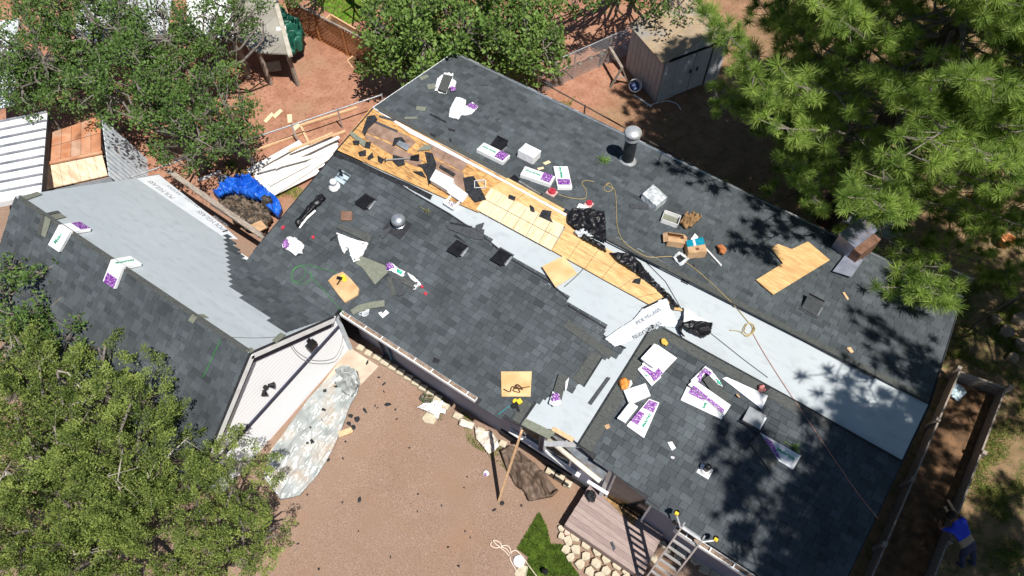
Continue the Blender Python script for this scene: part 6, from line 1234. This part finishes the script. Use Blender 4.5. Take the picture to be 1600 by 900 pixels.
leafy('maple_tree', 'leafy light green tree behind the house corner', gb(-7.3, 6.0), [C_(700, 30, 3.0, 95), C_(620, 40, 2.7, 70), C_(790, 40, 2.8, 75), C_(660, 90, 2.2, 55), C_(600, 95, 2.0, 34)], 9.5, 46, .14, MAP, BARK_G, 41, rc=.3)
leafy('maple_tree', 'lighter leafy tree beside the chain link fence', gb(-5.2, 6.9), [C_(835, 70, 2.4, 52), C_(810, 110, 1.6, 36), C_(845, 15, 2.6, 45)], 9.0, 42, .14, MAP, BARK_G, 42, rc=.26)
leafy('oak_tree', 'dark oak at the top edge behind the shed', gb(-5.5, 12.5), [C_(930, -25, 3.0, 55), C_(1000, -30, 3.0, 55), C_(880, -12, 2.8, 32), C_(1060, -20, 3.2, 50)], 7.0, 40, .12, OAK, BARK_G, 43, rc=.28)
leafy('oak_tree', 'small oak hanging over the far lawn', gb(-15.2, 6.8), [C_(475, -25, 2.2, 46), C_(600, -10, 2.4, 40)], 8.0, 40, .11, OAK, BARK_G, 44, rc=.25)
leafy('juniper_tree', 'big yellow green juniper covering the lower left corner', gb(-5.2, -11.4), [C_(190, 700, 3.4, 130, .7), C_(60, 640, 3.4, 110, .7), C_(80, 800, 3.2, 130, .7), C_(230, 830, 3.0, 120, .7), C_(150, 580, 3.3, 65, .7), C_(30, 560, 3.3, 70, .7), C_(20, 860, 3.2, 90, .7), C_(5, 700, 3.3, 95, .7), C_(130, 900, 3.0, 90, .7)], 33.0, 105, .05, JUN, BARK_P, 51, rc=.155, aspect=.45, bare=.012, twig=.004, shell=.42, up=.6, extra=0, spray=.26, gap=-.1)
leafy('juniper_tree', 'smaller juniper at the edge of the gravel yard', gb(-2.9, -10.2), [C_(345, 760, 2.9, 82, .7), C_(400, 840, 2.5, 62, .7), C_(320, 870, 2.6, 70, .7)], 37.0, 105, .05, JUN, BARK_P, 52, rc=.15, aspect=.45, bare=.012, twig=.004, shell=.42, up=.6, extra=0, spray=.26, gap=-.1)
leafy('oak_tree', 'oak leaning over the shingled garage slope', gb(-10.5, -10.6), [C_(40, 460, 3.2, 75), C_(95, 500, 3.1, 60), C_(10, 540, 3.2, 60)], 11.0, 46, .09, OAK, BARK_G, 53, rc=.23, bare=.1)
leafy('vine_shrub', 'bright green weedy shrub beside the white drop cloth', G.at(668, 625), [(G.at(668, 622, .15), .28, .2, .15)], 700, 16, .06, SHR, BARK_G, 54, rc=.08, cat='shrub', twig=.003)
def pine(name, label, base, H, R, lean, seed, z0, ntuft=12, nb=88, needles=78, keepout=None, droop=.12):
    rs = np.random.RandomState(seed); o = thing(name, label, 'pine tree', base); base = np.asarray(base, float); tb = MB(); br = MB(); tops = []; dirs = []
    top = base+V(lean[0], lean[1], H); ax = lambda t: base+(top-base)*t
    tb.tube([ax(t)+V(rs.normal(0, .05), rs.normal(0, .05), 0) for t in np.linspace(0, 1, 9)], [.34*(1-t)**.8+.04 for t in np.linspace(0, 1, 9)], 12)
    for i in range(nb):
        t = z0+(1-z0)*((i+rs.rand())/nb)**.9; p = ax(t); a = i*2.399+rs.normal(0, .3); prof = math.sin(min(1, (1-t)/(1-z0)*1.25+.12)*1.57)
        L = R*prof*rs.uniform(.6, 1.1); d = V(math.cos(a), math.sin(a), rs.uniform(-.12, .25)); 
        q = [p+d*L*s+V(0, 0, -droop*L*(4*s*(1-s))+.16*L*s*s)+rs.normal(0, .05*L, 3)*s for s in (0, .25, .5, .75, 1)]
        br.tube(q, [.04+.008*L, .03, .022, .015, .01], 5, cap=False)
        for k in range(ntuft):
            s = 1-.72*rs.rand()**1.3; j = min(3, int(s*4)); w_ = q[j]+(q[j+1]-q[j])*(s*4-j); side = unit(np.cross(d, V(0, 0, 1)))*rs.choice((-1, 1)); Ls = rs.uniform(.2, .95)*(1.15-.5*s)*min(1, L/2.2)
            e = w_+side*Ls+d*Ls*rs.uniform(.2, .8)+V(0, 0, rs.uniform(-.05, .28)*Ls+.05)
            br.tube([w_, (w_+e)/2-V(0, 0, .03), e], [.014, .011, .008], 4, cap=False); tops.append(e); dirs.append(unit(unit(e-w_)+V(0, 0, .45)))
            if rs.rand() < .75: e2 = (w_+e)/2+rs.normal(0, .14, 3); br.tube([(w_+e)/2, e2], [.009, .006], 3, cap=False); tops.append(e2); dirs.append(unit(e2-w_+V(0, 0, .3)))
        tops.append(q[-1]); dirs.append(unit(d+V(0, 0, .4)))
    T = np.array(tops); D = np.array(dirs); n = len(T); c = np.repeat(T, needles, 0); dd = np.repeat(D, needles, 0); m = len(c)
    v = rs.normal(0, 1, (m, 3)); v /= np.linalg.norm(v, axis=1)[:, None]; v = v+dd*.62; v /= np.linalg.norm(v, axis=1)[:, None]
    L = np.repeat(rs.uniform(.13, .29, n), needles)*rs.uniform(.75, 1.12, m); pos = c-dd*(rs.rand(m)*.12)[:, None]
    s = np.cross(v, rs.normal(0, 1, (m, 3))); s /= np.linalg.norm(s, axis=1)[:, None]; s *= .0058
    tip = pos+v*L[:, None]+np.array([0, 0, -.012]); vv = np.stack([pos-s, pos+s, tip+s*.4, tip-s*.4], 1).reshape(-1, 3); I = np.arange(m)*4; f = np.stack([I, I+1, I+2, I+3], 1)
    tone = np.clip(np.repeat(rs.rand(n), needles)*.6+rs.rand(m)*.42, 0, 1)
    obj('trunk', tb, BARK_D, o, smooth=True); bo = obj('branches', br, BARK_G, o); bo['kind'] = 'stuff'; cr = npmesh('crown', vv, f, PIN, o, tone=tone); cr['kind'] = 'stuff'
pine('pine_tree', 'tall ponderosa pine spreading over the back of the roof', gb(4.4, 6.5), 11.0, 5.0, (.2, .4), 61, .15, ntuft=24, nb=138, needles=125)
pine('pine_tree', 'second pine crowding the upper right corner', gb(9.6, 12.0), 10.0, 4.2, (-.2, -.3), 62, .2, ntuft=13, nb=76, needles=95)
pine('pine_tree', 'pine at the right edge whose shadow falls on the roof end', gb(12.9, -3.6), 13.0, 4.5, (-.7, .3), 63, .57, ntuft=24, nb=112, needles=110)
pine('pine_tree', 'pine beyond the right edge shading the yard corner', gb(12.6, 4.6), 12.5, 3.4, (-.4, -.2), 64, .5, ntuft=16, nb=70, needles=90)
